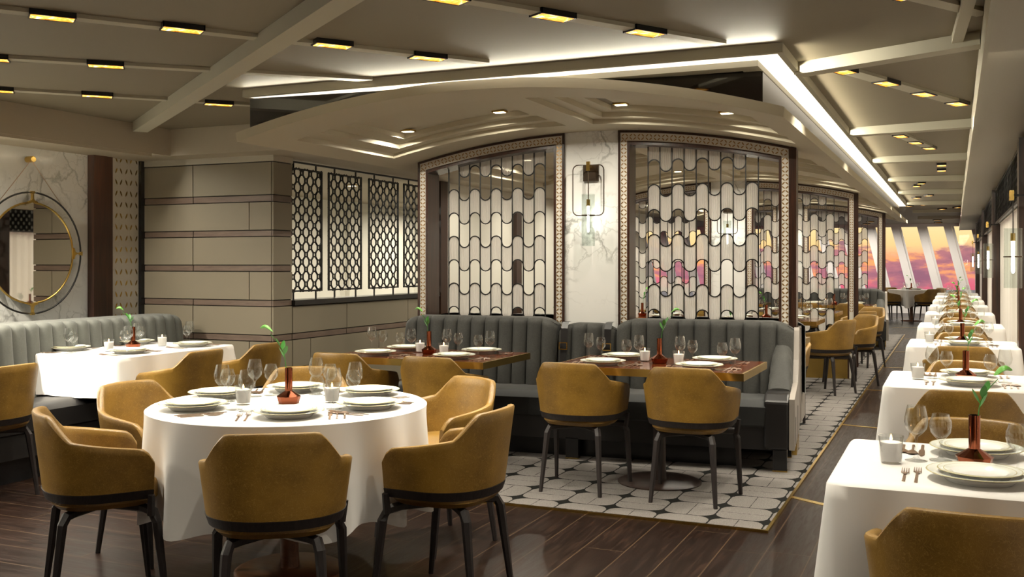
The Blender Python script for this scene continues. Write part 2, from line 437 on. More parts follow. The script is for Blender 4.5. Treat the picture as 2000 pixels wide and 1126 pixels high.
def px(u, v, z):
    """photo pixel on the horizontal plane z -> world point"""
    Z = 1960*(CAM_H-z)/(v-515.0); X = (u-1000)*Z/1960
    return (X*CCOS-Z*CZ, X*CZ+Z*CCOS, z)

# ------------------------------------------------------------------ room shell
ZC, ZL, ZS, ZR = 2.48, 2.43, 2.26, 2.30         # main ceiling, beam underside, left soffit, right soffit
mb = MB(); mb.box(-13, .8, -4.2, 30.4, -.1, 0); struct('floor', mb, 'plank')
mb = MB(); mb.box(-13, .8, -4.2, 30.4, ZC, ZC+.1); struct('ceiling', mb, 'ceiling_paint')
mb = MB(); mb.box(-13, .8, -4.35, -4.2, 0, ZC); struct('wall_back', mb, 'dark_wood')
# marble wall on the left
XM, YB, XH = -6.5, 6.72, -5.10
mb = MB(); mb.box(XM-.12, XM, -4.2, 6.12, 0, ZC); struct('wall_left', mb, 'marble')
mb = MB(); mb.box(XM-.1, XM+.07, 6.12, 6.32, 0, ZS); struct('trim_1', mb, 'frame_wood')
mb = MB(); mb.box(XM-.1, XM+.05, 6.66, YB, 0, ZS); struct('trim_2', mb, 'black_gloss')
def petal(mb, cx, cz, ang, L, w, plane, mi=1):
    pts = [(-L/2, 0), (-L*.2, w/2), (L*.2, w/2), (L/2, 0), (L*.2, -w/2), (-L*.2, -w/2)]
    ca, sa = cos(ang), sin(ang)
    mb.poly([plane(cx+p*ca-q*sa, cz+p*sa+q*ca) for p, q in pts], mi)
mb = MB(); mb.box(XM-.1, XM+.02, 6.32, 6.66, 0, ZS)
pw, phh = .113, .19
pl = lambda a, b: (XM+.022, a, b)
for i in range(3):
    for j in range(12):
        cx = 6.32+pw*(i+.5); cz = .02+phh*(j+.5)
        for sx in (-1, 1):
            for sz in (-1, 1): petal(mb, cx+sx*pw*.27, cz+sz*phh*.25, sx*sz*radians(-66)+0, .058, .0145, pl)
for i in range(4):
    for j in range(11):
        pass
struct('trim_3', mb, ['ivory', 'brass'])

# padded brick-pattern wall panels
def padded(mb, L, rows, joints, pt, dep=.02):
    """pt(a, d, z): a along wall, d out of wall"""
    for (z0, z1, kind), js in zip(rows, joints):
        cuts = [0]+[j for j in js if 0 < j < L]+[L]
        for a0, a1 in zip(cuts[:-1], cuts[1:]):
            g = .004; d = dep if kind == 0 else dep*.75
            A = [(a0+g, z0+g), (a1-g, z0+g), (a1-g, z1-g), (a0+g, z1-g)]
            mb.hexa([pt(a0+g, 0, z0+g), pt(a1-g, 0, z0+g), pt(a1-g, d, z0+g), pt(a0+g, d, z0+g),
                     pt(a0+g, 0, z1-g), pt(a1-g, 0, z1-g), pt(a1-g, d, z1-g), pt(a0+g, d, z1-g)], kind)
def brick_rows(ztop, zmin=0):
    rows = []; z = 2.206; k = 0
    bands = [(1.936, 1.88), (1.647, 1.595), (1.36, 1.308), (1.072, 1.02), (.786, .733), (.5, .447), (.212, .16)]
    top = 2.206
    for b1, b0 in bands:
        rows.append((b1, top, 0, k)); rows.append((b0, b1, 1, k)); top = b0; k += 1
    rows.append((0.0, top, 0, k))
    out = []
    for z0, z1, kd, kk in rows:
        if z0 >= ztop: continue
        out.append((z0, min(z1, ztop), kd, kk))
    return out
rw = brick_rows(9)
mb = MB(); mb.box(XM-.1, XH, YB, YB+.24, 0, ZS, 2)
L = XH-XM
js = [[.585] if kk % 2 == 0 or kd == 1 else [1.175] for _, _, kd, kk in rw]
padded(mb, L, [(a, b, c) for a, b, c, _ in rw], js, lambda a, d, z: (XM+a, YB-d, z))
padded(mb, .24+.018, [(a, b, c) for a, b, c, _ in brick_rows(9)], [[] for _ in brick_rows(9)], lambda a, d, z: (XH+d*.8, YB-.018+a, z))
struct('wall_brick_panel', mb, ['padded_panel', 'taupe_wood', 'seam', 'soffit_paint']).name = 'wall_front'
mb = MB(); mb.box(XM, XH+.022, YB-.024, YB+.241, 2.21, ZS); struct('trim_4', mb, 'soffit_paint')
# half-height wall below the hexagon lattice
YH = YB+.24
mb = MB(); mb.box(XH-.14, XH, YH, 9.55, 0, 1.022, 2)
rw = brick_rows(1.015)
js = [[.257+1.12*k for k in range(3)] if (kk % 2 == 1 and kd == 0) else [.82+1.12*k for k in range(3)] for _, _, kd, kk in rw]
padded(mb, 9.55-YH, [(a, b, c) for a, b, c, _ in rw], js, lambda a, d, z: (XH+d, YH+a, z))
struct('wall_low', mb, ['padded_panel', 'taupe_wood', 'seam'])
mb = MB(); mb.box(XH-.16, XH+.045, YH, 9.55, 1.022, 1.065); struct('trim_5', mb, 'black_gloss')
mb = MB(); mb.box(XH-.14, XH, YH, YH+.012, 1.065, ZS); struct('trim_6', mb, 'cove_paint')
# cream room behind the lattice
mb = MB(); mb.box(-8.1, -8.0, YB, 18, 0, ZC)
for yy in (8.2, 10.2, 12.2, 14.2): mb.box(-8.0, -7.92, yy, yy+.25, 0, ZS)
struct('wall_inner', mb, 'white_wall')
mb = MB(); mb.box(-8.0, XH-.14, YB+.24, YB+.28, 0, ZS); struct('wall_side', mb, 'white_wall')
mb = MB(); mb.box(XH-.14, XH, 9.55, 17.6, 0, ZS)
struct('wall_mid', mb, 'white_wall')
for i, yy in enumerate((9.56, 11.6, 13.2, 15.2)):
    mb = MB(); mb.box(XH, XH+.05, yy, yy+.16, 0, ZS); struct('trim_%d' % (7+i), mb, 'frame_wood')
# low soffits on the left with their fascias
mb = MB(); mb.box(-9, -5.93, -4.2, 6.45, ZS, ZC); struct('ceiling_soffit_left', mb, 'fascia_paint')
mb = MB(); mb.box(-9, -4.13, 6.45, 18.5, ZS, ZC); struct('ceiling_soffit_back', mb, 'fascia_paint')

# ceiling beams
nt = [20]
def trim(mb, mats):
    nt[0] += 1; return struct('trim_%d' % nt[0], mb, mats)
def beam(a, b, w, z0, mat='cove_paint', z1=ZC):
    dx, dy = b[0]-a[0], b[1]-a[1]; L = sqrt(dx*dx+dy*dy); nx, ny = -dy/L*w/2, dx/L*w/2
    m_ = MB(); m_.wall((a[0]-nx, a[1]-ny), (b[0]-nx, b[1]-ny), w, z0, z1); return trim(m_, mat)
beam((-5.85, 6.03), (.13, 1.66), .11, 2.405)
XR0, XR1 = -.789, .135
for ya, yb in ((5.75, 5.32), (8.66, 8.48), (11.1, 11.05), (13.7, 13.8), (16.2, 16.35), (19.2, 19.4), (22.2, 22.3), (25.4, 25.4)):
    beam((XR0, ya), (XR1, yb), .11, 2.415)
beam((-.0, 5.55), (.135, 3.0), .05, 2.44)
# cove frame: front run and aisle run
YC = 5.15; XCL = -4.146
mb = MB(); mb.box(XCL, XR0, YC, YC+.03, ZL, ZC); trim(mb, 'cove_paint')
mb = MB(); mb.box(XR0-.03, XR0, YC+.03, 19.9, ZL, ZC); trim(mb, 'cove_paint')
mb = MB(); mb.box(XCL, XCL+.03, YC+.03, 6.45, ZL, ZC); trim(mb, 'cove_paint')
o = MB(); o.box(XCL+.03, XR0-.03, YC+.031, YC+.16, ZL+.003, ZL+.02)
tag(obj('cove_light', o, 'led_warm'), 'glowing light trough along the front of the raised ceiling frame', 'cove light', 'cove lights')
o = MB(); o.box(XR0-.15, XR0-.031, YC+.161, 19.9, ZL+.003, ZL+.02)
tag(obj('cove_light', o, 'led_warm'), 'long glowing light trough running along the aisle ceiling', 'cove light', 'cove lights')
def strip_light(nm, loc, sx, watt, rot):
    ld = bpy.data.lights.new(nm, 'AREA'); ld.shape = 'RECTANGLE'; ld.size = sx; ld.size_y = .03; ld.energy = watt; ld.color = (1, .93, .74); ld.spread = radians(105)
    o_ = bpy.data.objects.new(nm, ld); COL.objects.link(o_); o_.location = loc; o_.rotation_euler = rot; o_.parent = COVES[0]; return o_
COVES = [q for q in COL.objects if q.name.startswith('cove_light')]
strip_light('cove_uplight', ((XCL+XR0)/2, YC-.012, ZL+.012), 3.3, P_COVE*2.0, (radians(-86), 0, 0))
strip_light('cove_uplight', (XR0+.012, (YC+19.9)/2, ZL+.012), 14.6, P_COVE*14.6, (radians(-86), 0, pi/2))
mb = MB(); mb.box(XCL+.16, XR0-.15, YC+.16, YC+.27, ZL-.028, ZL+.02); trim(mb, 'cove_paint')
mb = MB(); mb.box(XR0-.25, XR0-.15, YC+.27, 19.9, ZL-.028, ZL+.02); trim(mb, 'cove_paint')

# ------------------------------------------------------------------ barrel vault with stepped coffers
VCX, VCY, VHX, VHY = -2.4835, 5.246, 1.6615, .152
def vz(a): return CAM_H + 1.012 - .242*a*a
def vp(a, b, dz=0): return (VCX+VHX*a, VCY+VHY*a+b, vz(a)+dz)
def zvault_x(x): return vz((x-VCX)/VHX)
MOD = 5.06
def span(a0, a1, n): return [a0+(a1-a0)*i/n for i in range(n+1)]
def strip(mb, a0, a1, b0, b1, dz0, dz1=None, n=16):
    dz1 = dz0 if dz1 is None else dz1
    A = span(a0, a1, n)
    mb.grid([[vp(a, b0, dz0) for a in A], [vp(a, b1, dz1) for a in A]])
def coffer(mb, a0, a1, b0, b1):
    n = 16; st = .10; ri = .036; sa = st/VHX
    for k in range(3):
        A0, A1, B0, B1 = a0+sa*k, a1-sa*k, b0+st*k, b1-st*k; z0, z1 = ri*k, ri*(k+1)
        strip(mb, A0, A1, B0, B0, z0, z1, n); strip(mb, A0, A1, B1, B1, z0, z1, n)
        for a in (A0, A1): mb.grid([[vp(a, B0, z0), vp(a, B1, z0)], [vp(a, B0, z1), vp(a, B1, z1)]])
        if k < 2:
            C0, C1, D0, D1 = A0+sa, A1-sa, B0+st, B1-st
            strip(mb, A0, A1, B0, D0, z1, z1, n); strip(mb, A0, A1, D1, B1, z1, z1, n)
            mb.grid([[vp(A0, D0, z1), vp(A0, D1, z1)], [vp(C0, D0, z1), vp(C0, D1, z1)]])
            mb.grid([[vp(C1, D0, z1), vp(C1, D1, z1)], [vp(A1, D0, z1), vp(A1, D1, z1)]])
        else: strip(mb, A0, A1, B0, B1, z1, z1, n)
for md in range(3):
    mb = MB(); o0 = md*MOD
    cof = [(.38, 1.64), (2.35, 4.72)]
    lim = [0, .38, 1.64, 2.35, 4.72, MOD]
    for i in range(5):
        b0, b1 = o0+lim[i], o0+lim[i+1]
        if (lim[i], lim[i+1]) in cof:
            for a0, a1 in ((-1, -.9), (-.07, .05), (.9, 1)): strip(mb, a0, a1, b0, b1, 0, n=6)
            coffer(mb, -.9, -.07, b0, b1); coffer(mb, .05, .9, b0, b1)
        else: strip(mb, -1, 1, b0, b1, 0, n=44)
    # edges
    if md == 0:
        A = span(-1, 1, 44); mb.grid([[vp(a, 0, 0) for a in A], [vp(a, -.012, .055) for a in A]])
        mb.grid([[vp(a, -.012, .055) for a in A], [vp(a, .2, .055) for a in A]])
    for a in (-1, 1):
        q = (0, .055); mb.grid([[vp(a, o0, 0), vp(a, o0+MOD, 0)], [vp(a, o0, .055), vp(a, o0+MOD, .055)]])
    struct('ceiling_vault_%d' % (md+1), mb, 'vault_paint')
# dark mirror panel between cove and vault
mb = MB(); A = span(-.973, .925, 30)
top = [(VCX+VHX*a, VCY+VHY*a+.07, ZL-.01) for a in A]; bot = [vp(a, .07, .03) for a in A]
mb.grid([bot, top]); mb.grid([[(x, y+.02, z) for x, y, z in bot], [(x, y+.02, z) for x, y, z in top]])
trim(mb, 'dark_mirror')
mb = MB(); mb.box(-.965, -.942, 5.47, 20.0, zvault_x(-.95)+.03, ZL); trim(mb, 'brown_gloss')

# ------------------------------------------------------------------ right side: soffit, window wall, curtains, frieze
XW = .463
ends = [-4.2, 4.9, 10.2, 15.6, 21.0, 30.3]
for i in range(5):
    y0, y1 = ends[i], ends[i+1]
    mb = MB(); mb.hexa([(XR1, y0, ZR+.10), (.8, y0, ZR+.10), (.8, y1, ZR), (XR1, y1, ZR), (XR1, y0, ZC), (.8, y0, ZC), (.8, y1, ZC), (XR1, y1, ZC)])
    struct('ceiling_soffit_right_%d' % (i+1), mb, 'soffit_paint')
    mb = MB(); mb.box(XR1+.02, XW+.1, y0+.002, y0+.02, ZR+.02, ZR+.09)
    if i: tag(obj('cove_light', mb, 'led_step'), 'thin hidden light strip in %s step of the right soffit' % ('first', 'second', 'third', 'fourth')[i-1], 'cove light', 'soffit step lights')
mb = MB(); mb.box(XR1-.02, XR1, -4.2, 30.3, ZR-.012, ZC); trim(mb, 'cove_paint')
mb = MB(); mb.box(XW+.05, XW+.2, -4.2, 30.3, 1.87, ZR+.05)
mb.box(XW+.05, XW+.2, -4.2, 30.3, 0, .2); struct('wall_right', mb, 'white_wall')
posts = [-2.9, 2.75, 8.33, 14.05, 19.2, 25.1]
for i, y in enumerate(posts):
    mb = MB(); mb.box(XW-.03, XW+.2, y-.06, y+.16, 0, ZR); trim(mb, 'frame_wood')
def hexgrid(mb, W, H, pitch_x, pitch_z, bw, y0, y1, x0=0, z0=0):
    segs = set(); a = pitch_x*.143; b = pitch_x*.36; hh = pitch_z*.36; hl = pitch_z*.14
    def ad(p, q):
        def cl(v): return (min(max(v[0], 0), W), min(max(v[1], 0), H))
        p, q = cl(p), cl(q)
        if abs(p[0]-q[0])+abs(p[1]-q[1]) < .004: return
        k = tuple(sorted([(round(p[0], 3), round(p[1], 3)), (round(q[0], 3), round(q[1], 3))])); segs.add(k)
    nx = int(W/pitch_x)+2; nz = int(H/pitch_z)+2
    for i in range(-1, nx):
        for j in range(-1, nz):
            for ox in (0, .5):
                cx = (i+ox)*pitch_x+pitch_x*.72; cz = (j+ox)*pitch_z+pitch_z*.5
                if cx < -pitch_x*.4 or cx > W+pitch_x*.4 or cz < -pitch_z*.4 or cz > H+pitch_z*.4: continue
                V = [(cx-a, cz+hh), (cx+a, cz+hh), (cx+b, cz+hl), (cx+b, cz-hl), (cx+a, cz-hh), (cx-a, cz-hh), (cx-b, cz-hl), (cx-b, cz+hl)]
                for q in range(8): ad(V[q], V[(q+1) % 8])
    for p, q in segs:
        if (p[0] == q[0] and p[0] in (0, round(W, 3))) or (p[1] == q[1] and p[1] in (0, round(H, 3))): continue
        mb.seg((p[0]+x0, p[1]+z0), (q[0]+x0, q[1]+z0), bw, y0, y1)
    # merged frame
for i in range(1, len(posts)):
    y0 = posts[i-1]+.16; y1 = (posts[i]-.06); L = y1-y0
    if i >= 1 and y1 > 3:
        mb = MB(); hexgrid(mb, L, .40, .10, .12, .034, 0, .012, 0, 1.885)
        for q in range(int(L/.6)+1): mb.box(min(q*.6, L-.02), min(q*.6, L-.02)+.02, -.004, .014, 1.87, ZR)
        mb.box(0, L, -.006, .016, 1.865, 1.89); mb.box(0, L, -.006, .016, 2.275, 2.30)
        o = trim(mb, 'black_metal'); o.location = (XW+.02, y0, 0); o.rotation_euler = (0, 0, pi/2)
    # sheer curtain of the bay
    mb = MB(); n = int(L/.016); R = [[], []]
    for k in range(n+1):
        y = y0+L*k/n; x = XW+.085+.018*sin(y*44)+.010*sin(y*17+1)+.006*sin(y*90)
        R[0].append((x, y, .02)); R[1].append((x, y, 1.868))
    mb.grid(R)
    c = obj('sheer_curtain', mb, 'curtain', smooth=True)
    tag(c, 'cream sheer curtain in the %s window bay of the right wall' % ('nearest', 'second', 'third', 'fourth', 'fifth')[i-1], 'curtain', 'curtains on the right wall')
mb = MB(); mb.box(XW+.05, XW+.2, 25.26, 30.3, 0, ZR); struct('wall_right_end', mb, 'white_wall')

# end wall windows
YE = 30.0
mb = MB(); mb.box(-12.5, .6, YE, YE+.12, 0, .2); mb.box(-12.5, .6, YE-.02, YE+.12, 2.40, ZC); struct('wall_end', mb, 'mullion_white')
xs = [-.18-.675*k for k in range(-1, 18)]
for k, xt in enumerate(xs):
    mb = MB(); sh = .53; w = .20
    mb.hexa([(xt+sh-w/2, YE-.02, .2), (xt+sh+w/2, YE-.02, .2), (xt+sh+w/2, YE+.14, .2), (xt+sh-w/2, YE+.14, .2),
             (xt-w/2, YE-.02, 2.4), (xt+w/2, YE-.02, 2.4), (xt+w/2, YE+.14, 2.4), (xt-w/2, YE+.14, 2.4)])
    mb.hexa([(xt+sh+w/2+.003, YE+.02, .2), (xt+sh+w/2+.06, YE+.02, .2), (xt+sh+w/2+.06, YE+.1, .2), (xt+sh+w/2+.003, YE+.1, .2),
             (xt+w/2+.003, YE+.02, 2.4), (xt+w/2+.06, YE+.02, 2.4), (xt+w/2+.06, YE+.1, 2.4), (xt+w/2+.003, YE+.1, 2.4)])
    trim(mb, 'mullion_white')
    if k:
        x1 = xs[k-1]
        mb = MB(); mb.poly([(xt+sh, YE+.05, .2), (x1+sh, YE+.05, .2), (x1, YE+.05, 2.4), (xt, YE+.05, 2.4)])
        struct('window_%d' % k, mb, 'window_glass')
mb = MB(); mb.poly([(-900, 34, -15), (900, 34, -15), (900, 690, -15), (-900, 690, -15)])
o = obj('sea', mb, 'sea'); o['kind'] = 'stuff'; tag(o, 'dark blue sea beyond the slanted end windows', 'sea')

# ------------------------------------------------------------------ carpet and brass inlays
CX0, CX1, CY0, CY1 = -4.9, -.885, 5.21, 20.7
cp = thing('patterned_carpet', 'grey carpet with black basket weave lines under the booths', 'carpet', (0, 0, 0))
mb = MB(); mb.box(CX0, CX1, CY0, CY1, 0, .012); obj('carpet_pile', mb, 'carpet', cp)
mb = MB(); mb.box(CX0, CX1+.016, CY0-.012, CY0, 0, .014); mb.box(CX1, CX1+.016, CY0, CY1, 0, .014); obj('brass_edging', mb, 'brass', cp)
for k, (u, v, du, dv) in enumerate(((1546, 968, 62, 14.7), (1646, 828, 71, 7.3), (1694.4, 760.3, 28, 1.8), (1725.6, 717, 40, 1.2), (1745, 686.4, 22, .3), (1763, 661, 20, 0), (1741, 639.6, 50, 0), (1739, 620, 60, 0))):
    a = px(u, v, 0); b = px(u+du, v+dv, 0); dx, dy = b[0]-a[0], b[1]-a[1]; L = sqrt(dx*dx+dy*dy)
    e = 1.2/L; b = (a[0]+dx*e, a[1]+dy*e)
    if b[0] > XW: s_ = (XW-a[0])/(b[0]-a[0]); b = (XW, a[1]+(b[1]-a[1])*s_)
    m_ = MB(); m_.wall((a[0], a[1]), b, -.045, 0, .003); trim(m_, 'brass')

# ------------------------------------------------------------------ ceiling boxes
def ceil_light_proto():
    r = thing('ceiling_light', 'x', 'ceiling light')
    mb = MB(); w, d, h = .095, .05, .026
    mb.box(-w, w, -d, -d+.006, -h, 0); mb.box(-w, w, d-.006, d, -h, 0); mb.box(-w, -w+.006, -d, d, -h, 0); mb.box(w-.006, w, -d, d, -h, 0)
    obj('housing', mb, 'black_gloss', r)
    mb = MB(); mb.box(-w+.006, w-.006, -d+.006, d-.006, -h+.002, -h+.008); obj('lens', mb, 'amber', r)
    lamp('lamp', r, (0, 0, -h-.003), P_CEIL, .035, spread=108)
    return r
CL = First(ceil_light_proto())
rowsL = [
 ('left ceiling', [(102,47),(356,70),(649,100),(835,124)]),
 ('left ceiling', [(-20,126),(207,139)]),
 ('left ceiling', [(-5,186),(190,196),(427,212)]),
 ('front ceiling', [(870,12),(1080,46),(1260,76)]),
 ('right top ceiling', [(1752,4)]),
]
def angle_of(pts):
    a, b = px(*pts[0], ZL), px(*pts[-1], ZL); return atan2(b[1]-a[1], b[0]-a[0])
names_l = {(102,47): 'ceiling light box, first from the left in the topmost left row', (356,70): 'ceiling light box beside the large diagonal beam in topmost row',
 (649,100): 'ceiling light box just right of the diagonal beam', (835,124): 'ceiling light box at the end of a groove near the arch',
 (-20,126): 'ceiling light box cut by the left edge, second row', (207,139): 'ceiling light box in the second left row before the beam',
 (-5,186): 'ceiling light box cut by the left edge, third row', (190,196): 'ceiling light box in the lowest left row above marble wall', (427,212): 'ceiling light box between beam end and the dark mirror panel',
 (870,12): 'leftmost ceiling light box in the groove above the arch', (1080,46): 'middle ceiling light box in the groove above the arch', (1260,76): 'rightmost ceiling light box in the groove above the arch',
 (1752,4): 'ceiling light box cut by the top edge on the right'}
def grooves(a, b, w=.075):
    m_ = MB(); dx, dy = b[0]-a[0], b[1]-a[1]; L = sqrt(dx*dx+dy*dy); nx, ny = -dy/L*w/2, dx/L*w/2
    m_.wall((a[0]-nx, a[1]-ny), (b[0]-nx, b[1]-ny), w, ZC-.018, ZC); trim(m_, 'cove_paint')
for nm, pts in rowsL:
    if len(pts) > 1: an = angle_of(pts)
    a = px(*pts[0], ZL); b = px(*pts[-1], ZL)
    ca, sa = cos(an), sin(an)
    ext0, ext1 = (2.5, .35)
    if pts[0] == (870, 12): ext1 = .5
    A = (a[0]-ca*ext0, a[1]-sa*ext0); B = (b[0]+ca*ext1, b[1]+sa*ext1)
    if len(pts) == 2: B = (b[0]+ca*1.6, b[1]+sa*1.6)
    if pts[0] == (1752, 4): B = (.12, a[1]+(.12-a[0])*sa/ca)
    if B[1] > YC and nm != 'right top ceiling' and B[0] > XCL: s_ = (YC-A[1])/(B[1]-A[1]); B = (A[0]+(B[0]-A[0])*s_, YC)
    grooves(A, B)
    for p in pts:
        q = px(*p, ZL); CL.put((q[0], q[1], ZC), an, names_l[p], 'amber ceiling light boxes')
rowsR = [[(1646,149),(1731,172.5),(1804,193),(1869.5,211)], [(1730,260.6),(1759,272.6),(1788,285),(1815,295.5)],
         [(1839,318),(1839,328),(1839,338)], [(1790,367.5),(1799,362.6),(1814,355)], [(1790,390),(1814,385.5),(1840,380.6)], [(1775,405.7),(1805,403),(1839,399)], [(1840,411),(1870,408)]]
ordn = ['first', 'second', 'third', 'fourth', 'fifth', 'sixth', 'seventh', 'eighth', 'ninth']
for i, pts in enumerate(rowsR):
    an = angle_of(pts); a = px(*pts[0], ZL); b = px(*pts[-1], ZL); ca, sa = cos(an), sin(an)
    if i < 2: grooves((a[0]-ca*.12, a[1]-sa*.12), (b[0]+ca*.1, b[1]+sa*.1), .1)
    for k, p in enumerate(pts):
        q = px(*p, ZL); CL.put((q[0], q[1], ZC), an, '%s ceiling light box, counted from left, in bay %s of the aisle ceiling' % (ordn[k], ['one','two','three','four','five','six','seven'][i]), 'aisle ceiling light boxes')
# the same boxes go on over the part of the room behind the camera
for x, y in ((-1.2, 1.9), (-3.0, 1.6), (-4.8, 1.8), (-.9, .2), (-2.6, -.4), (-4.4, -.2), (-.9, -2), (-3, -2.4), (-5, -2.2), (-.35, 2.9), (-5.2, .9), (-2.0, -1.2)):
    CL.put((x, y, ZC), .9, 'ceiling light box over the room behind the viewpoint', 'ceiling light boxes behind the viewpoint')

for k, (x, y) in enumerate(((-.4, 27.2), (-.4, 28.8), (-2.0, 27.5), (-2.2, 29.0), (-3.6, 27.4), (-3.9, 29.0), (-6.0, 28.0), (-8.0, 28.0), (-2.5, 22.5), (-5, 23))):
    q_ = CL.put((x, y, ZC), .3, 'amber ceiling light box %s by the end windows' % ordn[k] if k < 9 else 'amber ceiling light box farthest left before the end windows', 'ceiling light boxes by the end windows')
    for c_ in q_.children:
        if c_.type == 'LIGHT': c_.data = c_.data.copy(); c_.data.energy = 26; c_.data.spread = radians(170)
# light strip added out of sight behind the left soffit edge to brighten the marble
r = thing('added_washer', 'added light channel under the soffit to brighten the marble wall', 'added light', (-5.965, 4.75, ZS))
mb = MB(); mb.box(0, .025, -1.5, 1.5, -.022, 0); obj('channel', mb, 'fascia_paint', r)
ld = bpy.data.lights.new('lamp', 'AREA'); ld.shape = 'RECTANGLE'; ld.size = 3.0; ld.size_y = .02; ld.energy = P_WASH; ld.color = (1, .95, .84)
lo = bpy.data.objects.new('lamp', ld); COL.objects.link(lo); lo.parent = r; lo.location = (-.006, 0, -.012); lo.rotation_euler = (radians(55), 0, -pi/2)
# vault downlights
def down_proto():
    r = thing('recessed_downlight', 'x', 'downlight')
    mb = MB(); mb.box(-.05, .05, -.035, .035, -.014, .0); obj('brass_rim', mb, 'brass', r, bevel=.003)
    mb = MB(); mb.box(-.038, .038, -.025, .025, -.017, -.0145); obj('lens', mb, 'led_lens', r)
    lamp('lamp', r, (0, 0, -.03), P_DOWN, .012, spread=160); return r
DL = First(down_proto())
pos = {-.73: 'far left', -.3: 'left of centre', .23: 'right of centre', .66: 'far right'}
for md in range(3):
    for bi, b in enumerate((1.34, 3.6)):
        for a in pos:
            x, y, z_ = vp(a, b+md*MOD, .108)
            DL.put((x, y, z_), 0, 'small brass downlight, %s, in coffer row %s of the vaulted ceiling' % (pos[a], ordn[md*2+bi]), 'vault downlights')
for k, (x, y) in enumerate(((-6.1, 3.85), (-6.1, 2.9), (-6.1, 1.9))):  # unseen downlights added past the left edge to brighten the marble
    q_ = DL.put((x, y, ZS), 0, 'added downlight brightening the marble wall, %s past the left edge' % ordn[k], 'added downlights over the marble wall')
    for c_ in q_.children:
        if c_.type == 'LIGHT': c_.data = c_.data.copy(); c_.data.energy = 60; c_.data.spread = radians(170)
for k, (x, y) in enumerate(((-4.5, 9.9), (-4.5, 11.3), (-4.5, 12.7), (-4.5, 14.1), (-4.5, 15.5))):
    q_ = DL.put((x, y, ZS), 0, 'brass downlight washing the cream side wall, %s from the lattice' % ordn[k], 'downlights on the cream side wall')
    for c_ in q_.children:
        if c_.type == 'LIGHT': c_.data = c_.data.copy(); c_.data.energy = 7; c_.data.spread = radians(170)
for k, (x, y) in enumerate(((-6.2, 8.0), (-6.2, 9.6), (-6.2, 11.6), (-7.0, 13.6))):
    q_ = DL.put((x, y, ZS), 0, '%s brass downlight in the cream room behind the hexagon lattice' % ordn[k], 'downlights behind the lattice')
    for c_ in q_.children:
        if c_.type == 'LIGHT': c_.data = c_.data.copy(); c_.data.energy = 34; c_.data.spread = radians(170)

# ------------------------------------------------------------------ hexagon lattice panels
hp = [(6.985, 7.50), (7.60, 8.15), (8.28, 8.84), (8.95, 9.51)]
mb = MB(); mb.box(0, 9.55-YH-.03, -.008, .008, 2.232, 2.248)
o = obj('hanging_rail', mb, 'black_metal', loc=(XH-.06, YH+.02, 0), rz=pi/2); tag(o, 'black rail under the ceiling carrying the hexagon lattice panels', 'rail')
for i, (y0, y1) in enumerate(hp):
    W = y1-y0
    r = thing('lattice_panel', 'black hexagon lattice panel, %s from the padded wall corner' % ordn[i], 'lattice panel', (XH-.06, y0, 0), pi/2, 'hexagon lattice panels')
    mb = MB(); hexgrid(mb, W, 1.06, .1245, .128, .0125, -.005, .005, 0, 1.13); z0, z1 = 1.13, 2.19; w = .014
    mb.box(0, W, -.008, .008, z0, z0+w); mb.box(0, W, -.008, .008, z1-w, z1); mb.box(0, w, -.008, .008, z0+w, z1-w); mb.box(W-w, W, -.008, .008, z0+w, z1-w)
    obj('lattice', mb, 'black_metal', r)
    mb = MB()
    for x in (W*.18, W*.82): mb.box(x-.006, x+.006, -.006, .006, 1.065, z0); mb.box(x-.006, x+.006, -.006, .006, z1, 2.232)
    obj('mounting_rod', mb, 'black_metal', r)

# ------------------------------------------------------------------ curved-top screens
WANG = atan2(.0912, .9958)
WL = (-3.965, 7.12)
def ztop(w): 
    a = -.8917+.5993*w; return vz(a)
def outline(w0, w1, zb, drop, ins, n=18):
    """closed outline: bottom left, bottom right, then over the arched top"""
    pts = [(w0+ins, zb), (w1-ins, zb)]
    for i in range(n+1):
        w = (w1-ins)+((w0+ins)-(w1-ins))*i/n; pts.append((w, ztop(w)-drop))
    return pts
def ring(mb, o1, o2, y0, y1, mi=0):
    """frame between two outlines (same count, open at the bottom)"""
    n = len(o1)
    idx = list(range(1, n))+[0]
    b = len(mb.v)
    for o_ in (o1, o2):
        for y in (y0, y1):
            mb.v += [(p[0], y, p[1]) for p in o_]
    q = lambda s, k: b+s*n+k
    for i in range(len(idx)-1):
        k, l = idx[i], idx[i+1]
        mb.face((q(0, k), q(0, l), q(2, l), q(2, k)), mi); mb.face((q(1, k), q(3, k), q(3, l), q(1, l)), mi)
        mb.face((q(0, k), q(1, k), q(1, l), q(0, l)), mi); mb.face((q(2, k), q(2, l), q(3, l), q(3, k)), mi)
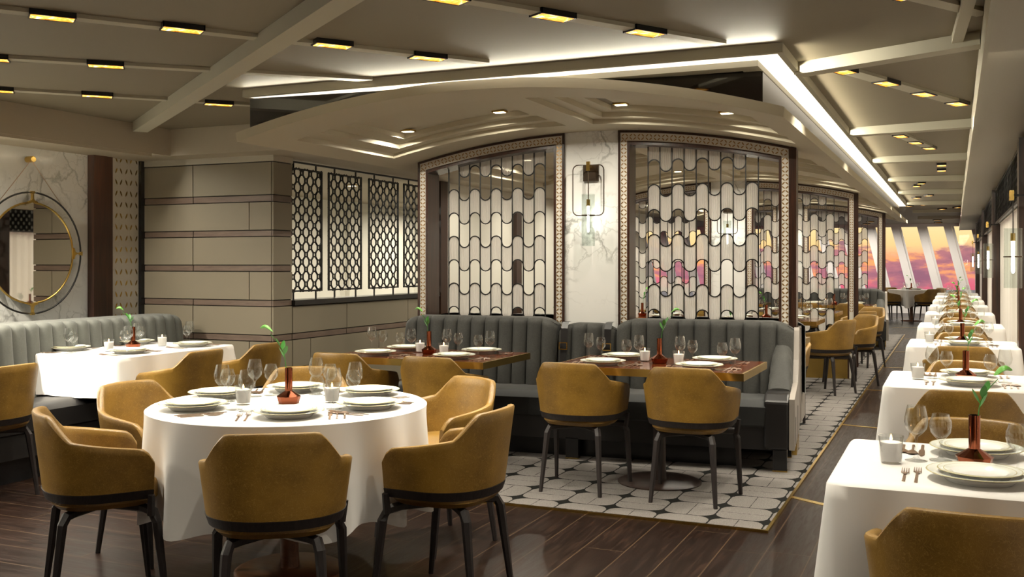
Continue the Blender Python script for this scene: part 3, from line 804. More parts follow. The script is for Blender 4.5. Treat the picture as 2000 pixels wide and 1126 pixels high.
def screen(md, w0, w1, l0, label, full):
    r = thing('arched_screen', label, 'screen', (WL[0], WL[1]+md*MOD, 0), WANG, 'arched lattice screens')
    D = .24
    zb = .02; sill = .93
    O0 = outline(w0, w1, zb, .003, 0); O1 = outline(w0, w1, zb, .020, .017); O2 = outline(w0, w1, zb, .082, .068); O3 = outline(w0, w1, zb, .110, .086)
    mb = MB(); ring(mb, O0, O1, -.02, D); obj('outer_frame', mb, 'frame_wood', r)
    mb = MB(); ring(mb, O1, O2, -.012, .0, 0)
    # bronze petals along the band
    def rowp(cx, cz, ang):
        ca, sa = cos(ang), sin(ang)
        for q, an in ((-1, 1), (1, -1)):
            for s_ in (-1, 1):
                dx, dz = s_*.0125, q*.0145
                petal(mb, cx+dx*ca-dz*sa, cz+dx*sa+dz*ca, ang+s_*an*radians(45), .030, .0085, lambda a, b: (a, -.0135, b))
    for wx in (w0+.0425, w1-.0425):
        z_ = sill-.1
        while z_ < ztop(wx)-.08: rowp(wx, z_, 0); z_ += .058
    n = int((w1-w0-.1)/.058)
    for i in range(n+1):
        wx = w0+.05+(w1-w0-.1)*i/n; sl = -2*.242*(-.8917+.5993*wx)*.5993
        rowp(wx, ztop(wx)-.051, atan2(sl, 1)+pi/2)
    obj('patterned_band', mb, ['ivory', 'bronze_inlay'], r)
    mb = MB(); ring(mb, O2, O3, -.016, D-.02)
    if not full: mb.box(w0+.07, w1-.07, -.016, D-.02, sill-.05, sill)
    else: mb.box(w0+.07, w1-.07, -.016, D-.02, .25, .30)
    obj('inner_reveal', mb, 'frame_wood', r)
    # lattice
    zlo = sill if not full else .30
    W9 = .0908; x0 = l0; N = 9; y0, y1 = .11, .122
    mb = MB(); rb = MB()
    rows = [2.115-.189*k for k in range(-2, 12)]
    for i in range(N+1):
        x = x0+W9*i; mb.box(x-.004, x+.004, y0, y1, zlo, ztop(x)-.108)
    for c in range(N):
        xa, xb = x0+W9*c, x0+W9*(c+1); xm = (xa+xb)/2; R_ = W9/2; up = 1 if c % 2 == 0 else -1
        tz = ztop(xm)-.11
        def arc(zr, x): return zr+up*sqrt(max(0, R_*R_-(x-xm)**2))
        for zr in rows:
            if zr+R_*max(up, 0) > tz or zr-R_ < zlo-.03: continue
            pts = [(xm-R_*cos(pi*k/10), zr+up*R_*sin(pi*k/10)) for k in range(11)]
            for p, q in zip(pts[:-1], pts[1:]):
                if min(p[1], q[1]) > zlo: mb.seg(p, q, .008, y0, y1)
        ks = list(range(len(rows)-1))
        for k in ks:
            if k % 2 != 1: continue     # alternate cells hold ribbed glass
            ztp, zbt = rows[k], rows[k+1]
            S = 12; F0 = []; F1 = []
            for q in range(S+1):
                x = xa+.004+(W9-.008)*q/S
                t1 = min(arc(ztp, x), ztop(x)-.108); b1 = max(arc(zbt, x), zlo)
                if t1-b1 < .003: t1 = b1+.003
                yy = .113+(.0045 if q % 2 else 0)
                F0.append((x, yy, b1)); F1.append((x, yy, t1))
            if max(p[2] for p in F1)-min(p[2] for p in F0) > .02 and F1[6][2]-F0[6][2] > .01 and F0[0][2] < 2.3:
                rb.grid([F0, F1])
    mb.box(w0+.086, w1-.086, y0, y1, zlo, zlo+.012)
    obj('wave_lattice', mb, 'black_metal', r); obj('ribbed_glass', rb, 'ribbed', r)
    return r
M['bronze_inlay'] = P('bronze_inlay', (.30, .17, .06), .35, .6).mat
LW, RW = 1.226, 1.647; WEND = 2.907
def sconce(loc, rz, label, grp, bracket=.10):
    r = thing('wall_sconce', label, 'wall lamp', loc, rz, grp)     # local -y looks out of the wall
    mb = MB(); mb.box(-.06, .06, -.022, 0, -.06, .065); mb.box(-.045, .045, -.026, -.022, -.045, .05); obj('back_plate', mb, 'bronze', r)
    y = -bracket; mb = MB(); mb.box(-.013, .013, y-.012, -.02, .035, .055); mb.box(-.013, .013, y-.014, y+.014, .01, .08); obj('clamp', mb, 'brass', r)
    pts = []; w, t_, b_, c = .12, .055, -.325, .04
    for cx, cz, a0 in ((w-c, t_-c, 0), (-w+c, t_-c, 90), (-w+c, b_+c, 180), (w-c, b_+c, 270)):
        for k in range(5): a = radians(a0+k*22.5); pts.append((cx+c*cos(a), y, cz+c*sin(a)))
    mb = MB(); mb.tube(pts, .0042, 6, closed=True); obj('loop_frame', mb, 'bronze', r, smooth=True)
    mb = MB(); mb.lathe([(.0045, -.235), (.0045, .03)], 8, 0, y); obj('rod', mb, 'bronze', r, smooth=True)
    mb = MB(); mb.lathe([(.014, -.255), (.014, -.205)], 14, 0, y); obj('socket', mb, 'brass', r, smooth=True)
    mb = MB(); mb.lathe([(.004, -.45), (.009, -.44), (.009, -.2555)], 10, 0, y); obj('bulb', mb, 'bulb', r, smooth=True)
    mb = MB(); mb.lathe([(.05, -.555), (.05, -.165)], 24, 0, y); mb.f = mb.f[:-2]; mb.m = mb.m[:-2]; obj('glass_shade', mb, 'shade_glass', r, smooth=True)
    mb = MB(); mb.lathe([(.0515, -.329), (.054, -.329), (.054, -.321), (.0515, -.321), (.0515, -.329)], 24, 0, y); obj('collar_ring', mb, 'bronze', r, smooth=True)
    return r
def loc_wall(w, d, md=0):
    return (WL[0]+w*cos(WANG)-d*sin(WANG), WL[1]+md*MOD+w*sin(WANG)+d*cos(WANG))
for md in range(3):
    wn = ('first', 'second', 'third')[md]
    full = md == 1
    screen(md, 0, LW, .216, 'left arched screen of wave lattice and ribbed glass, %s divider' % wn, full)
    screen(md, RW, WEND, 1.85, 'right arched screen of wave lattice and ribbed glass, %s divider' % wn, full)
    mb = MB(); pts = [(LW, 0), (RW, 0)]+[(w, ztop(w)) for w in (RW, 1.53, 1.436, 1.33, LW)]
    mb.prism(pts, lambda a, b: (a, .0, b), lambda a, b: (a, .22, b))
    o = struct('wall_divider_%d' % (md+1), mb, 'marble', loc=(WL[0], WL[1]+md*MOD, 0), rz=WANG)
    # low solid wall behind the banquette and brass plinth
    mb = MB()
    mb.box(.0, LW, 0.0, .2, .25, .9) if not full else mb.box(.0, LW, .02, .2, .0, .24)
    mb.box(RW, WEND-.02, 0.0, .2, .25, .9) if not full else mb.box(RW, WEND, .02, .2, .0, .24)
    o = struct('trim_%d' % (100+md), mb, 'frame_wood' if not full else 'brass', loc=(WL[0], WL[1]+md*MOD, 0), rz=WANG)
    x, y = loc_wall(1.436, 0, md)
    sconce((x, y, 2.06), WANG, 'bronze loop wall lamp on the marble pillar of the %s divider' % wn, 'wall lamps on the marble pillars')
    mb = MB(); mb.box(WEND-.12, WEND+.04, -.05, .29, 0, .18); mb.box(WEND-.10, WEND+.0, -.02, .26, .18, .25)
    if not full:
        o = struct('trim_%d' % (110+md), mb, 'brass', loc=(WL[0], WL[1]+md*MOD, 0), rz=WANG)
    mb = MB(); mb.box(WEND, WEND+.035, -.03, .25, .16, ztop(WEND)); struct('trim_%d' % (120+md), mb, 'frame_wood', loc=(WL[0], WL[1]+md*MOD, 0), rz=WANG)

# hanging lamps along the window wall
for k, y in enumerate((7.86, 13.6, 19.1, 24.8)):
    r = thing('hanging_wall_lamp', '%s glass tube lamp hanging by the right window wall, counted from the camera' % ordn[k], 'wall lamp', (.375, y, 1.85), 0, 'glass tube lamps on the window wall')
    mb = MB(); mb.box(0, XW-.375+.02, -.008, .008, -.008, .008); obj('bracket', mb, 'black_metal', r)
    mb = MB(); mb.box(-.024, .006, -.016, .016, -.035, .035); obj('clamp', mb, 'brass', r)
    mb = MB(); mb.lathe([(.0035, -.30), (.0035, -.03)], 8); obj('rod', mb, 'black_metal', r)
    mb = MB(); mb.lathe([(.016, -.32), (.016, -.265)], 14); obj('socket', mb, 'brass', r, smooth=True)
    mb = MB(); mb.lathe([(.006, -.545), (.011, -.53), (.011, -.3205)], 10); obj('bulb', mb, 'bulb', r, smooth=True)
    mb = MB(); mb.lathe([(.058, -.65), (.058, -.23)], 24); mb.f = mb.f[:-2]; mb.m = mb.m[:-2]; obj('glass_shade', mb, 'shade_glass', r, smooth=True)
    mb = MB(); mb.lathe([(.0595, -.434), (.062, -.434), (.062, -.426), (.0595, -.426), (.0595, -.434)], 24); obj('collar_ring', mb, 'bronze', r, smooth=True)

# ------------------------------------------------------------------ banquettes
def banquette(loc, rz, Wd, label, backs, depth=.66, thick=.13, end_right=True, end_left=False, pill=None, mat='velvet', straps=(), grp='channelled banquettes', legs=True, seat_mat='seat_velvet', back_lean=.05, roundends=True):
    """local x along the seat, rear at y=0, front towards -y; backs = [(x0,x1,height,proud)]"""
    r = thing('banquette', label, 'banquette', loc, rz, grp)
    yb = -thick
    for (x0, x1, H, proud) in backs:
        nch = max(2, round((x1-x0)/.112)); cw = (x1-x0)/nch; S = 8
        prof = []   # (y, z) going up the front, over the top and down the rear
        for k in range(7): z_ = .40+(H-.05-.40)*k/6; prof.append((yb-proud-back_lean*(1-k/6), z_))
        for k in range(1, 6):
            a = pi/2*k/5; prof.append((yb-proud+.055*(1-cos(a)), H-.05+.05*sin(a)))
        prof.append((-.002, H)); 
        rows = []
        for i in range(nch*S+1):
            x = x0+cw*i/S; f = abs(sin(pi*i/S)); puff = .036*(f**.45)
            e = 0
            if roundends:
                d = min(x-x0, x1-x); 
                if d < .16: e = (1-d/.16)**2
            row = []
            for k, (y, z_) in enumerate(prof):
                pz = z_
                if k >= 6: pz = z_-e*.055
                if k > 5 and k < len(prof)-1: pz -= .004*(1-f)
                p_ = puff if k < len(prof)-1 else 0
                row.append((x, y-p_+e*.03*(k < 11), pz))
            rows.append(row)
        mb = MB(); mb.grid(rows)
        for row in (rows[0], rows[-1]):
            mb.poly(row+[(row[0][0], -.002, .40)])
        obj('backrest', mb, mat, r, smooth=True)
    # seat
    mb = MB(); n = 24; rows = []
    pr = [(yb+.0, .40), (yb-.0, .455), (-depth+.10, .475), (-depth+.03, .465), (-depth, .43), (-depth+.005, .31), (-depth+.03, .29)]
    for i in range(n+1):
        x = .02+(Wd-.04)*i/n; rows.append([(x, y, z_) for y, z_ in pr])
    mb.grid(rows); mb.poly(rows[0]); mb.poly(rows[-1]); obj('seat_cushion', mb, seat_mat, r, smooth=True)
    mb = MB(); mb.box(.02, Wd-.02, -depth+.02, -.02, .15, .30); obj('seat_base', mb, 'arm_dark', r)
    if end_right or end_left:
        for side in ([1] if end_right else [])+([-1] if end_left else []):
            X0 = Wd-.0 if side == 1 else 0
            out = [(-depth-.0, .16), (-.0, .20), (-.0, .90), (-.03, .92), (-.06, .90), (-.14, .70), (-.20, .60), (-.24, .55), (-.42, .53), (-depth, .49)]
            mb = MB(); mb.prism(out, lambda y, z_: (X0, y, z_), lambda y, z_: (X0+side*.035, y, z_)); obj('end_panel', mb, 'panel_grey', r)
            mb = MB(); 
            for ys, zt in ((-.56, .36), (-.28, .40)): mb.box(X0+side*.0355, X0+side*.037, ys-.012, ys+.012, .18, zt) if side == 1 else None
            if mb.v: obj('panel_slot', mb, 'black_gloss', r)
            # rounded arm
            arm = [(-depth-.01, .16), (-.10, .16), (-.10, .52), (-depth+.08, .52), (-depth+.0, .47)]
            mb = MB(); mb.prism(arm, lambda y, z_: (X0-side*.16, y, z_), lambda y, z_: (X0-side*.001, y, z_)); obj('arm_base', mb, 'arm_dark', r, bevel=.015)
            rows = []
            for k in range(13):
                a = pi*k/12; rr = []
                for q in range(17):
                    yy = -.11-.36*q/16; zt = .885-.30*(q/16)**1.2; fl = .008*abs(sin(pi*q/4))
                    rr.append((X0-side*(.075+(.07+fl)*cos(a)), yy, .50+(zt-.50-.05)*1.0*sin(a)**.35 if sin(a) > 0 else .50))
                rows.append(rr)
            mb = MB(); mb.grid(rows); mb.poly([rw_[-1] for rw_ in rows]); obj('arm_cushion', mb, mat, r, smooth=True)
    if legs:
        for x in ((.25, Wd*.5, Wd-.06)):
            for y in (-depth+.05, -.12):
                mb = MB(); mb.box(x-.045, x+.045, y-.03, y+.03, .02, .16); o = obj('leg', mb, 'black_gloss', r)
                mb = MB(); mb.box(x-.047, x+.047, y-.032, y+.032, .0, .02); obj('brass_cap', mb, 'brass', o)
        mb = MB(); mb.box(.1, Wd-.35, -depth+.14, -depth+.18, 0, .15); obj('plinth', mb, 'black_gloss', r)
    else:
        mb = MB(); mb.box(.02, Wd-.02, -depth+.06, -.02, 0, .15); obj('plinth', mb, 'black_gloss', r)
    for x, h, pr_ in straps:
        mb = MB(); y = yb-pr_-.055
        mb.grid([[(x-.026, y-back_lean, .48), (x+.026, y-back_lean, .48)], [(x-.026, y+.02, h-.04), (x+.026, y+.02, h-.04)], [(x-.026, y+.06, h+.006), (x+.026, y+.06, h+.006)], [(x-.026, -.01, h+.008), (x+.026, -.01, h+.008)]])
        s_ = obj('strap', mb, 'arm_dark', r)
        mb = MB(); z_ = h-.17; yy = y-.012
        mb.box(x-.033, x+.033, yy-.006, yy, z_-.028, z_-.021); mb.box(x-.033, x+.033, yy-.006, yy, z_+.021, z_+.028)
        mb.box(x-.033, x-.026, yy-.006, yy, z_-.021, z_+.021); mb.box(x+.026, x+.033, yy-.006, yy, z_-.021, z_+.021)
        obj('buckle', mb, 'brass', s_)
    return r
BK = [(-.06, 1.20, .965, .03), (1.20, 1.66, .925, .0), (1.66, 2.93, .965, .03)]
def bank(md, label, flip=False):
    if not flip:
        x, y = loc_wall(0, -.022, md)
        return banquette((x, y, 0), WANG, 2.93, label, BK, .68, .10, straps=((1.265, .925, 0), (1.60, .925, 0)))
    x, y = loc_wall(2.93, .262, md)
    return banquette((x, y, 0), WANG+pi, 2.93, label, BK, .68, .10, end_right=False, end_left=True)
bank(0, 'grey channelled velvet banquette in front of the first arched divider')
bank(0, 'grey banquette behind the first divider, facing away', True)
bank(2, 'grey channelled banquette in front of the farthest arched divider')
banquette((-6.02, 2.3, 0), pi/2, 4.2, 'pale grey channelled banquette below the round mirror on marble wall', [(0, 4.2, .965, .05)], .68, .13,
          end_right=False, mat='velvet_light', seat_mat='ribbed_leather' if 'ribbed_leather' in M else 'arm_dark', legs=False, grp='channelled banquettes')
mb = MB(); mb.box(XM, -6.02, 2.3, 6.5, 0, .93); struct('trim_130', mb, 'velvet_light')

# ------------------------------------------------------------------ round mirror on the marble wall
r = thing('round_mirror', 'round mirror in gold and black rings hanging on the marble wall', 'mirror', (XM+.03, 5.53, 1.453), pi/2)
def ringmesh(R, t_, y, n=64):
    mb = MB(); mb.tube([(R*cos(2*pi*k/n), y, R*sin(2*pi*k/n)) for k in range(n)], t_, 8, closed=True); return mb
mb = MB(); mb.prism([(.38*cos(2*pi*k/64), .38*sin(2*pi*k/64)) for k in range(64)], lambda a, b: (a, -.030, b), lambda a, b: (a, -.012, b)); obj('mirror_glass', mb, 'mirror', r)
obj('gold_ring', ringmesh(.383, .008, -.03), 'brass', r, smooth=True)
obj('black_ring', ringmesh(.462, .007, -.03), 'black_metal', r, smooth=True)
for k in range(4):
    a = pi/2*k; mb = MB(); e = (cos(a), sin(a)); q = (-e[1], e[0])
    f = lambda s_, w_, y: (e[0]*s_+q[0]*w_, y, e[1]*s_+q[1]*w_)
    prof = [(.384, .045), (.392, .042), (.402, .014), (.415, .007), (.45, .006), (.456, .014), (.472, .016)]
    pts = [(s_, w_) for s_, w_ in prof]+[(s_, -w_) for s_, w_ in prof[::-1]]
    mb.prism(pts, lambda s_, w_: f(s_, w_, -.042), lambda s_, w_: f(s_, w_, -.022)); obj('bracket', mb, 'brass', r)
mb = MB(); mb.tube([(.33, -.02, .325), (0, -.02, .71), (-.33, -.02, .325)], .0035, 6); obj('hanging_cord', mb, 'rose_metal', r)
mb = MB(); mb.prism([(.024*cos(2*pi*k/20), .715+.024*sin(2*pi*k/20)) for k in range(20)], lambda a, b: (a, -.045, b), lambda a, b: (a, .028, b)); obj('peg', mb, 'brass', r, bevel=.004)

# ------------------------------------------------------------------ tables and cloths
TZ = .75
def lathe_obj(name, prof, mat, parent=None, n=24, smooth=True, **kw):
    mb = MB(); mb.lathe(prof, n); return obj(name, mb, mat, parent, smooth=smooth, **kw)
def round_cloth(R, hem, nf=10):
    mb = MB(); N = 180; rows = []
    for rr in (0.0001, .25, .5, .56): rows.append([(rr*cos(2*pi*i/N), rr*sin(2*pi*i/N), TZ+.004) for i in range(N)])
    rows.append([((R-.006)*cos(2*pi*i/N), (R-.006)*sin(2*pi*i/N), TZ+.002) for i in range(N)])
    K = 16
    for k in range(K+1):
        f = k/K; row = []
        for i in range(N):
            a = 2*pi*i/N
            w = (.5+.5*cos(nf*a+1.4*sin(2*a)+.9*sin(3*a+1)))**1.5
            w2 = .5+.5*sin(nf*2*a+1.3+sin(a))
            rad = R+.006+(f**.9)*(.062*w+.014*w2-.030)-.015*f*f*(1-w)
            z_ = TZ-.006-(TZ-hem)*f - .035*w*f*f
            row.append((rad*cos(a), rad*sin(a), z_))
        rows.append(row)
    mb.grid(rows, closed=True); return mb
def square_cloth(hx, hy, drop, seed=0, cdrop=.16):
    rnd = random.Random(seed); rc = .03
    per = []
    for cx, cy, a0 in ((hx-rc, hy-rc, 0), (-hx+rc, hy-rc, 90), (-hx+rc, -hy+rc, 180), (hx-rc, -hy+rc, 270)):
        for k in range(9):
            a = radians(a0+90*k/8); per.append((cx, cy, rc, a, 1))
        nx_ = {0: (-hx+rc, hy-rc), 90: (-hx+rc, -hy+rc), 180: (hx-rc, -hy+rc), 270: (hx-rc, hy-rc)}[a0]
        a = radians(a0+90)
        for k in range(1, 24):
            f = k/24; per.append((cx+(nx_[0]-cx)*f, cy+(nx_[1]-cy)*f, rc, a, 0))
    N = len(per); rows = []
    rows.append([(p[0]*.001, p[1]*.001, TZ+.004) for p in per])
    rows.append([((p[0]+p[2]*cos(p[3]))*.9, (p[1]+p[2]*sin(p[3]))*.9, TZ+.004) for p in per])
    rows.append([(p[0]+(p[2]-.005)*cos(p[3]), p[1]+(p[2]-.005)*sin(p[3]), TZ+.002) for p in per])
    ph = [rnd.uniform(0, 6) for _ in range(4)]; K = 10
    for k in range(K+1):
        f = k/K; row = []
        for i, (cx, cy, r_, a, isc) in enumerate(per):
            x, y = cx+r_*cos(a), cy+r_*sin(a)
            ccx = min(abs(abs(x)-hx), 1); ccy = min(abs(abs(y)-hy), 1)
            dc = max(ccx, ccy)       # distance from the nearest corner along the edge
            flare = exp(-(dc/.07)**2)
            s_ = (x+y if abs(sin(2*a)) < .5 else x+y)*1.0
            wv = .013*sin(s_*27+ph[0])+.010*sin(s_*15+ph[1])+.005*sin(s_*53+ph[2])
            if isc: wv = .0
            off = .004+f*(.012+.045*flare+wv)
            row.append((x+off*cos(a), y+off*sin(a), TZ-.006-drop*f-cdrop*flare*f*.5))
        rows.append(row)
    mb = MB(); mb.grid(rows, closed=True); return mb
def ped_table(label, loc, rz, hx, hy, top='dark_wood', rnd=False, group='cloth covered dining tables', brassed=False, base_r=.26, base='base_wood', off=0):
    r = thing('dining_table', label, 'table', loc, rz, group)
    mb = MB()
    if rnd: mb.lathe([(.0, TZ-.03), (hx-.01, TZ-.03), (hx-.01, TZ), (0, TZ)], 48)
    else: mb.box(-hx+(.012 if brassed else 0), hx-(.012 if brassed else 0), -hy+(.012 if brassed else 0), hy-(.012 if brassed else 0), TZ-.04, TZ)
    obj('tabletop', mb, top, r)
    if brassed:
        mb = MB()
        for s_ in (-1, 1):
            mb.box(-hx, hx, s_*hy-(.012 if s_ > 0 else 0), s_*hy+(.012 if s_ < 0 else 0), TZ-.045, TZ-.001)
            mb.box(s_*hx-(.012 if s_ > 0 else 0), s_*hx+(.012 if s_ < 0 else 0), -hy+.012, hy-.012, TZ-.045, TZ-.001)
        obj('brass_edge', mb, 'brass', r)
    lathe_obj('column', [(.045, .03), (.04, .1), (.04, TZ-.06), (.12, TZ-.045), (.12, TZ-.041)], base, r, loc=(off, 0, 0))
    lathe_obj('base_disc', [(base_r, .0), (base_r, .018), (base_r-.02, .028), (.05, .031)], base, r, 40, loc=(off, 0, 0))
    return r
RT = (-2.703, 3.68)
ped_table('round table under long white cloth in the front left', (RT[0], RT[1], 0), 0, .60, .60, rnd=True, base_r=.24)
o = obj('tablecloth', round_cloth(.602, .33), 'cloth', loc=(RT[0], RT[1], 0), rz=.35, smooth=True)
tag(o, 'long white cloth draped over the round table in front', 'tablecloth', 'white tablecloths')
LT = (-5.49, 5.59); LHX, LHY = .44, .59
ped_table('rectangular table under white cloth by the marble wall', (LT[0], LT[1], 0), 0, LHX-.015, LHY-.015, base_r=.16, off=.30)
o = obj('tablecloth', square_cloth(LHX, LHY, .27, 3, .05), 'cloth', loc=(LT[0], LT[1], 0), smooth=True)
tag(o, 'short white cloth on the rectangular table by the marble wall', 'tablecloth', 'white tablecloths')
RYS = [2.97, 5.44, 8.14, 10.68, 13.4, 15.85, 18.2, 20.5, 22.7]; RXC = .055; HH = .3875
proto_t = None; cl_meshes = [square_cloth(HH, HH, .37, s_, .10) for s_ in (11, 12, 13)]
cprotos = []
for i, y in enumerate(RYS):
    c = (RXC, y+.385)
    lab = 'square table under white cloth, %s from the camera in right row' % ordn[i]
    if proto_t is None: proto_t = ped_table(lab, (c[0], c[1], 0), 0, HH-.015, HH-.015, base_r=.22, group='tables of the right row')
    else: dup(proto_t, (c[0], c[1], 0), 0, lab)
    if i < 3:
        o = obj('tablecloth', cl_meshes[i], 'cloth', smooth=True); cprotos.append(o)
    else:
        o = cprotos[i % 3].copy(); COL.objects.link(o)
    o.location = (c[0], c[1], 0)
    tag(o, 'white cloth hanging over the %s table from the camera in right row' % ordn[i], 'tablecloth', 'white tablecloths of the right row')
WT = [(-3.31, 6.09, 'left'), (-1.685, 6.10, 'right')]
wp = ped_table('wooden brass edged table, left of the two at the front banquette', (WT[0][0], WT[0][1], 0), 0, .595, .385, 'table_wood', group='brass edged wooden tables', brassed=True, base_r=.26, base='dark_wood')
dup(wp, (WT[1][0], WT[1][1], 0), 0, 'wooden brass edged table, right of the two at the front banquette')
MT = [(-3.3, 8.42, 'left wooden table behind the first divider'), (-1.72, 8.46, 'right wooden table behind the first divider'),
      (-3.4, 11.55, 'left wooden table before the second divider'), (-1.95, 11.55, 'right wooden table before the second divider'),
      (-3.4, 13.55, 'left wooden table behind the second divider'), (-1.95, 13.55, 'right wooden table behind the second divider'),
      (-3.31, 16.15, 'left wooden table at the farthest banquette'), (-1.70, 16.15, 'right wooden table at the farthest banquette')]
for x, y, lab in MT: dup(wp, (x, y, 0), 0, lab)
ET = (-.95, 25.9)
er = ped_table('white covered square table before the end windows', (ET[0], ET[1], 0), radians(38), HH-.015, HH-.015, base_r=.24)
o = cprotos[0].copy(); COL.objects.link(o); o.location = (ET[0], ET[1], 0); o.rotation_euler = (0, 0, radians(38)); tag(o, 'white cloth on the turned table before the end windows', 'tablecloth', 'white tablecloths')

# ------------------------------------------------------------------ chairs
def chair_proto():
    r = thing('armchair', 'x', 'chair')
    path = []; n = 2.25
    W0, D0, AF = .292, .266, .165
    for k in range(10): f = k/9; path.append((-W0*(1-.035*(1-f)), AF*(1-f)+.0*f))
    for k in range(1, 40):
        a = radians(-90+180*k/40); s_, c_ = sin(a), cos(a)
        path.append((W0*(abs(s_)**(2/n))*(1 if s_ > 0 else -1), -D0*abs(c_)**(2/n)))
    for k in range(10): f = k/9; path.append((W0*(1-.035*f), AF*f))
    # arc length resample
    L = [0]
    for p, q in zip(path[:-1], path[1:]): L.append(L[-1]+sqrt((p[0]-q[0])**2+(p[1]-q[1])**2))
    N = 56; P2 = []
    for i in range(N+1):
        t_ = L[-1]*i/N; k = max(j for j in range(len(L)) if L[j] <= t_+1e-9); k = min(k, len(L)-2)
        f = (t_-L[k])/(L[k+1]-L[k]); P2.append((path[k][0]+(path[k+1][0]-path[k][0])*f, path[k][1]+(path[k+1][1]-path[k][1])*f))
    tot = L[-1]
    def sm(e0, e1, x): t_ = min(max((x-e0)/(e1-e0), 0), 1); return t_*t_*(3-2*t_)
    def top(i):
        s_ = abs(i/N-.5)*tot      # distance from back centre
        z_ = .792-.102*(.6*min(max((s_-.172)/.115, 0), 1)+.4*sm(.16, .30, s_))-.004*(s_/.16)**2*(s_ < .16)-.004*(s_ >= .16)
        z_ -= .030*max(0, (s_-.30)/.2)
        e = tot/2-s_
        if e < .05: z_ -= .045*(1-e/.05)**2
        return z_
    ZB = .482; TH = .032
    def pt(i, z_, off):
        k = (z_-ZB)/.31; sc_ = .855+.145*k
        x, y = P2[i]
        a, b = P2[max(i-1, 0)], P2[min(i+1, N)]; dx, dy = b[0]-a[0], b[1]-a[1]; l_ = sqrt(dx*dx+dy*dy); nx, ny = -dy/l_, dx/l_
        y2 = y*sc_ if y < 0 else y*(.97+.03*k)
        return (x*sc_+nx*off, y2+ny*off, z_)
    mb = MB(); rows = []
    for i in range(N+1):
        T = top(i); row = []
        for k in range(9): row.append(pt(i, ZB+(T-.010-ZB)*k/8, 0))
        row.append(pt(i, T-.003, TH*.15)); row.append(pt(i, T, TH*.5)); row.append(pt(i, T-.003, TH*.85))
        for k in range(8, -1, -1): row.append(pt(i, ZB+(T-.010-ZB)*k/8, TH*(1.0 if k < 8 else 1)))
        rows.append(row)
    mb.grid(rows, closed=True)
    mb.poly(rows[0]); mb.poly(rows[-1][::-1])
    obj('shell', mb, 'leather', r, smooth=True)
    # wooden band
    mb = MB(); rows = []
    for i in range(N+1): rows.append([pt(i, ZB-.001, -.003), pt(i, ZB-.001, TH), pt(i, ZB-.034, TH-.004), pt(i, ZB-.036, .004)])
    mb.grid(rows, closed=True); mb.poly(rows[0]); mb.poly(rows[-1]); obj('rail', mb, 'leg_wood', r)
    # seat cushion
    def slab(hx, y0, y1, z0, z1, rr, n_=3.0, inset=.02):
        m_ = MB(); NN = 40; cy_ = (y0+y1)/2; hy = (y1-y0)/2; R_ = []
        for (sc2, z_) in ((.0001, z0), (1-inset*2/hx*.5, z0), (1, z0+rr), (1, z1-rr), (1-inset/hx*.35, z1-rr*.3), (1-inset/hx, z1), (.5, z1+.008), (.0001, z1+.01)):
            R_.append([(hx*sc2*(abs(cos(2*pi*q/NN))**(2/n_))*(1 if cos(2*pi*q/NN) > 0 else -1), cy_+hy*sc2*(abs(sin(2*pi*q/NN))**(2/n_))*(1 if sin(2*pi*q/NN) > 0 else -1), z_) for q in range(NN)])
        m_.grid(R_, closed=True); return m_
    obj('seat', slab(.215, -.20, .205, .412, .505, .02), 'leather', r, smooth=True)
    for sx in (-1, 1):
        mb = MB(); mb.tube([(sx*.03, .03, .392), (sx*.14, .13, .394), (sx*.215, .16, .390), (sx*.232, .172, .35), (sx*.245, .21, 0)], [.017, .019, .021, .020, .012], 6)
        mb.tube([(sx*.232, .150, .38), (sx*.245, .150, .462)], [.016, .014], 6)
        obj('leg', mb, 'leg_wood', r)
        mb = MB(); mb.tube([(sx*.03, -.03, .392), (sx*.11, -.11, .394), (sx*.150, -.150, .390), (sx*.160, -.165, .36), (sx*.187, -.207, 0)], [.017, .019, .021, .020, .012], 6)
        obj('leg', mb, 'leg_wood', r)
    mb = MB(); mb.box(-.05, .05, -.05, .05, .380, .4115); obj('seat_hub', mb, 'leg_wood', r, bevel=.008)
    return r
CH = First(chair_proto())
G1 = 'tan leather armchairs'
def chair_at(x, y, face, label, g=G1):
    """face = world angle the sitter looks towards, degrees"""
    CH.put((x, y, 0), radians(face-90), label, g)
for ang, rr, lab in ((303, .79, 'tan leather armchair seen from behind, front centre of the round table'), (0, .79, 'tan leather armchair at the right of the round table, side on'),
                     (64, .82, 'tan leather armchair behind round table at right, inside of back visible'), (122, 1.0, 'tan leather armchair behind the round table vase, mostly hidden'),
                     (176, .80, 'tan leather armchair left of the round table, inside of back visible'), (232, .77, 'tan leather armchair front left of the round table, turned right')):
    a = radians(ang); chair_at(RT[0]+rr*cos(a), RT[1]+rr*sin(a), ang+180, lab, 'armchairs round the round table')
chair_at(-4.84, 5.36, 180, 'tan armchair at the marble wall table, nearer of the two', 'armchairs at the marble wall table')
chair_at(-4.84, 6.03, 180, 'tan armchair at the marble wall table, farther of the two', 'armchairs at the marble wall table')
chair_at(-5.18, 4.12, 184, 'tan leather armchair cut off by the left edge of the view')
for x, lab in ((-3.70, 'leftmost'), (-3.02, 'second'), (-2.075, 'third'), (-1.40, 'rightmost')):
    chair_at(x, 5.755, 90, '%s tan armchair of the four at the front wooden tables' % lab, 'armchairs at the front wooden tables')
for i, y in enumerate(RYS):
    chair_at(RXC, y-.16, 90, 'tan armchair on the near side of the %s right row table' % ordn[i], 'armchairs of the right row')
    chair_at(RXC, y+.775+.16, 270, 'tan armchair on the far side of the %s right row table' % ordn[i], 'armchairs of the right row')
for x, lab in ((-3.7, 'leftmost'), (-3.0, 'second'), (-2.15, 'third'), (-1.42, 'rightmost')):
    chair_at(x, 9.05, 270, '%s tan armchair facing the back of the first divider' % lab, 'armchairs behind the first divider')
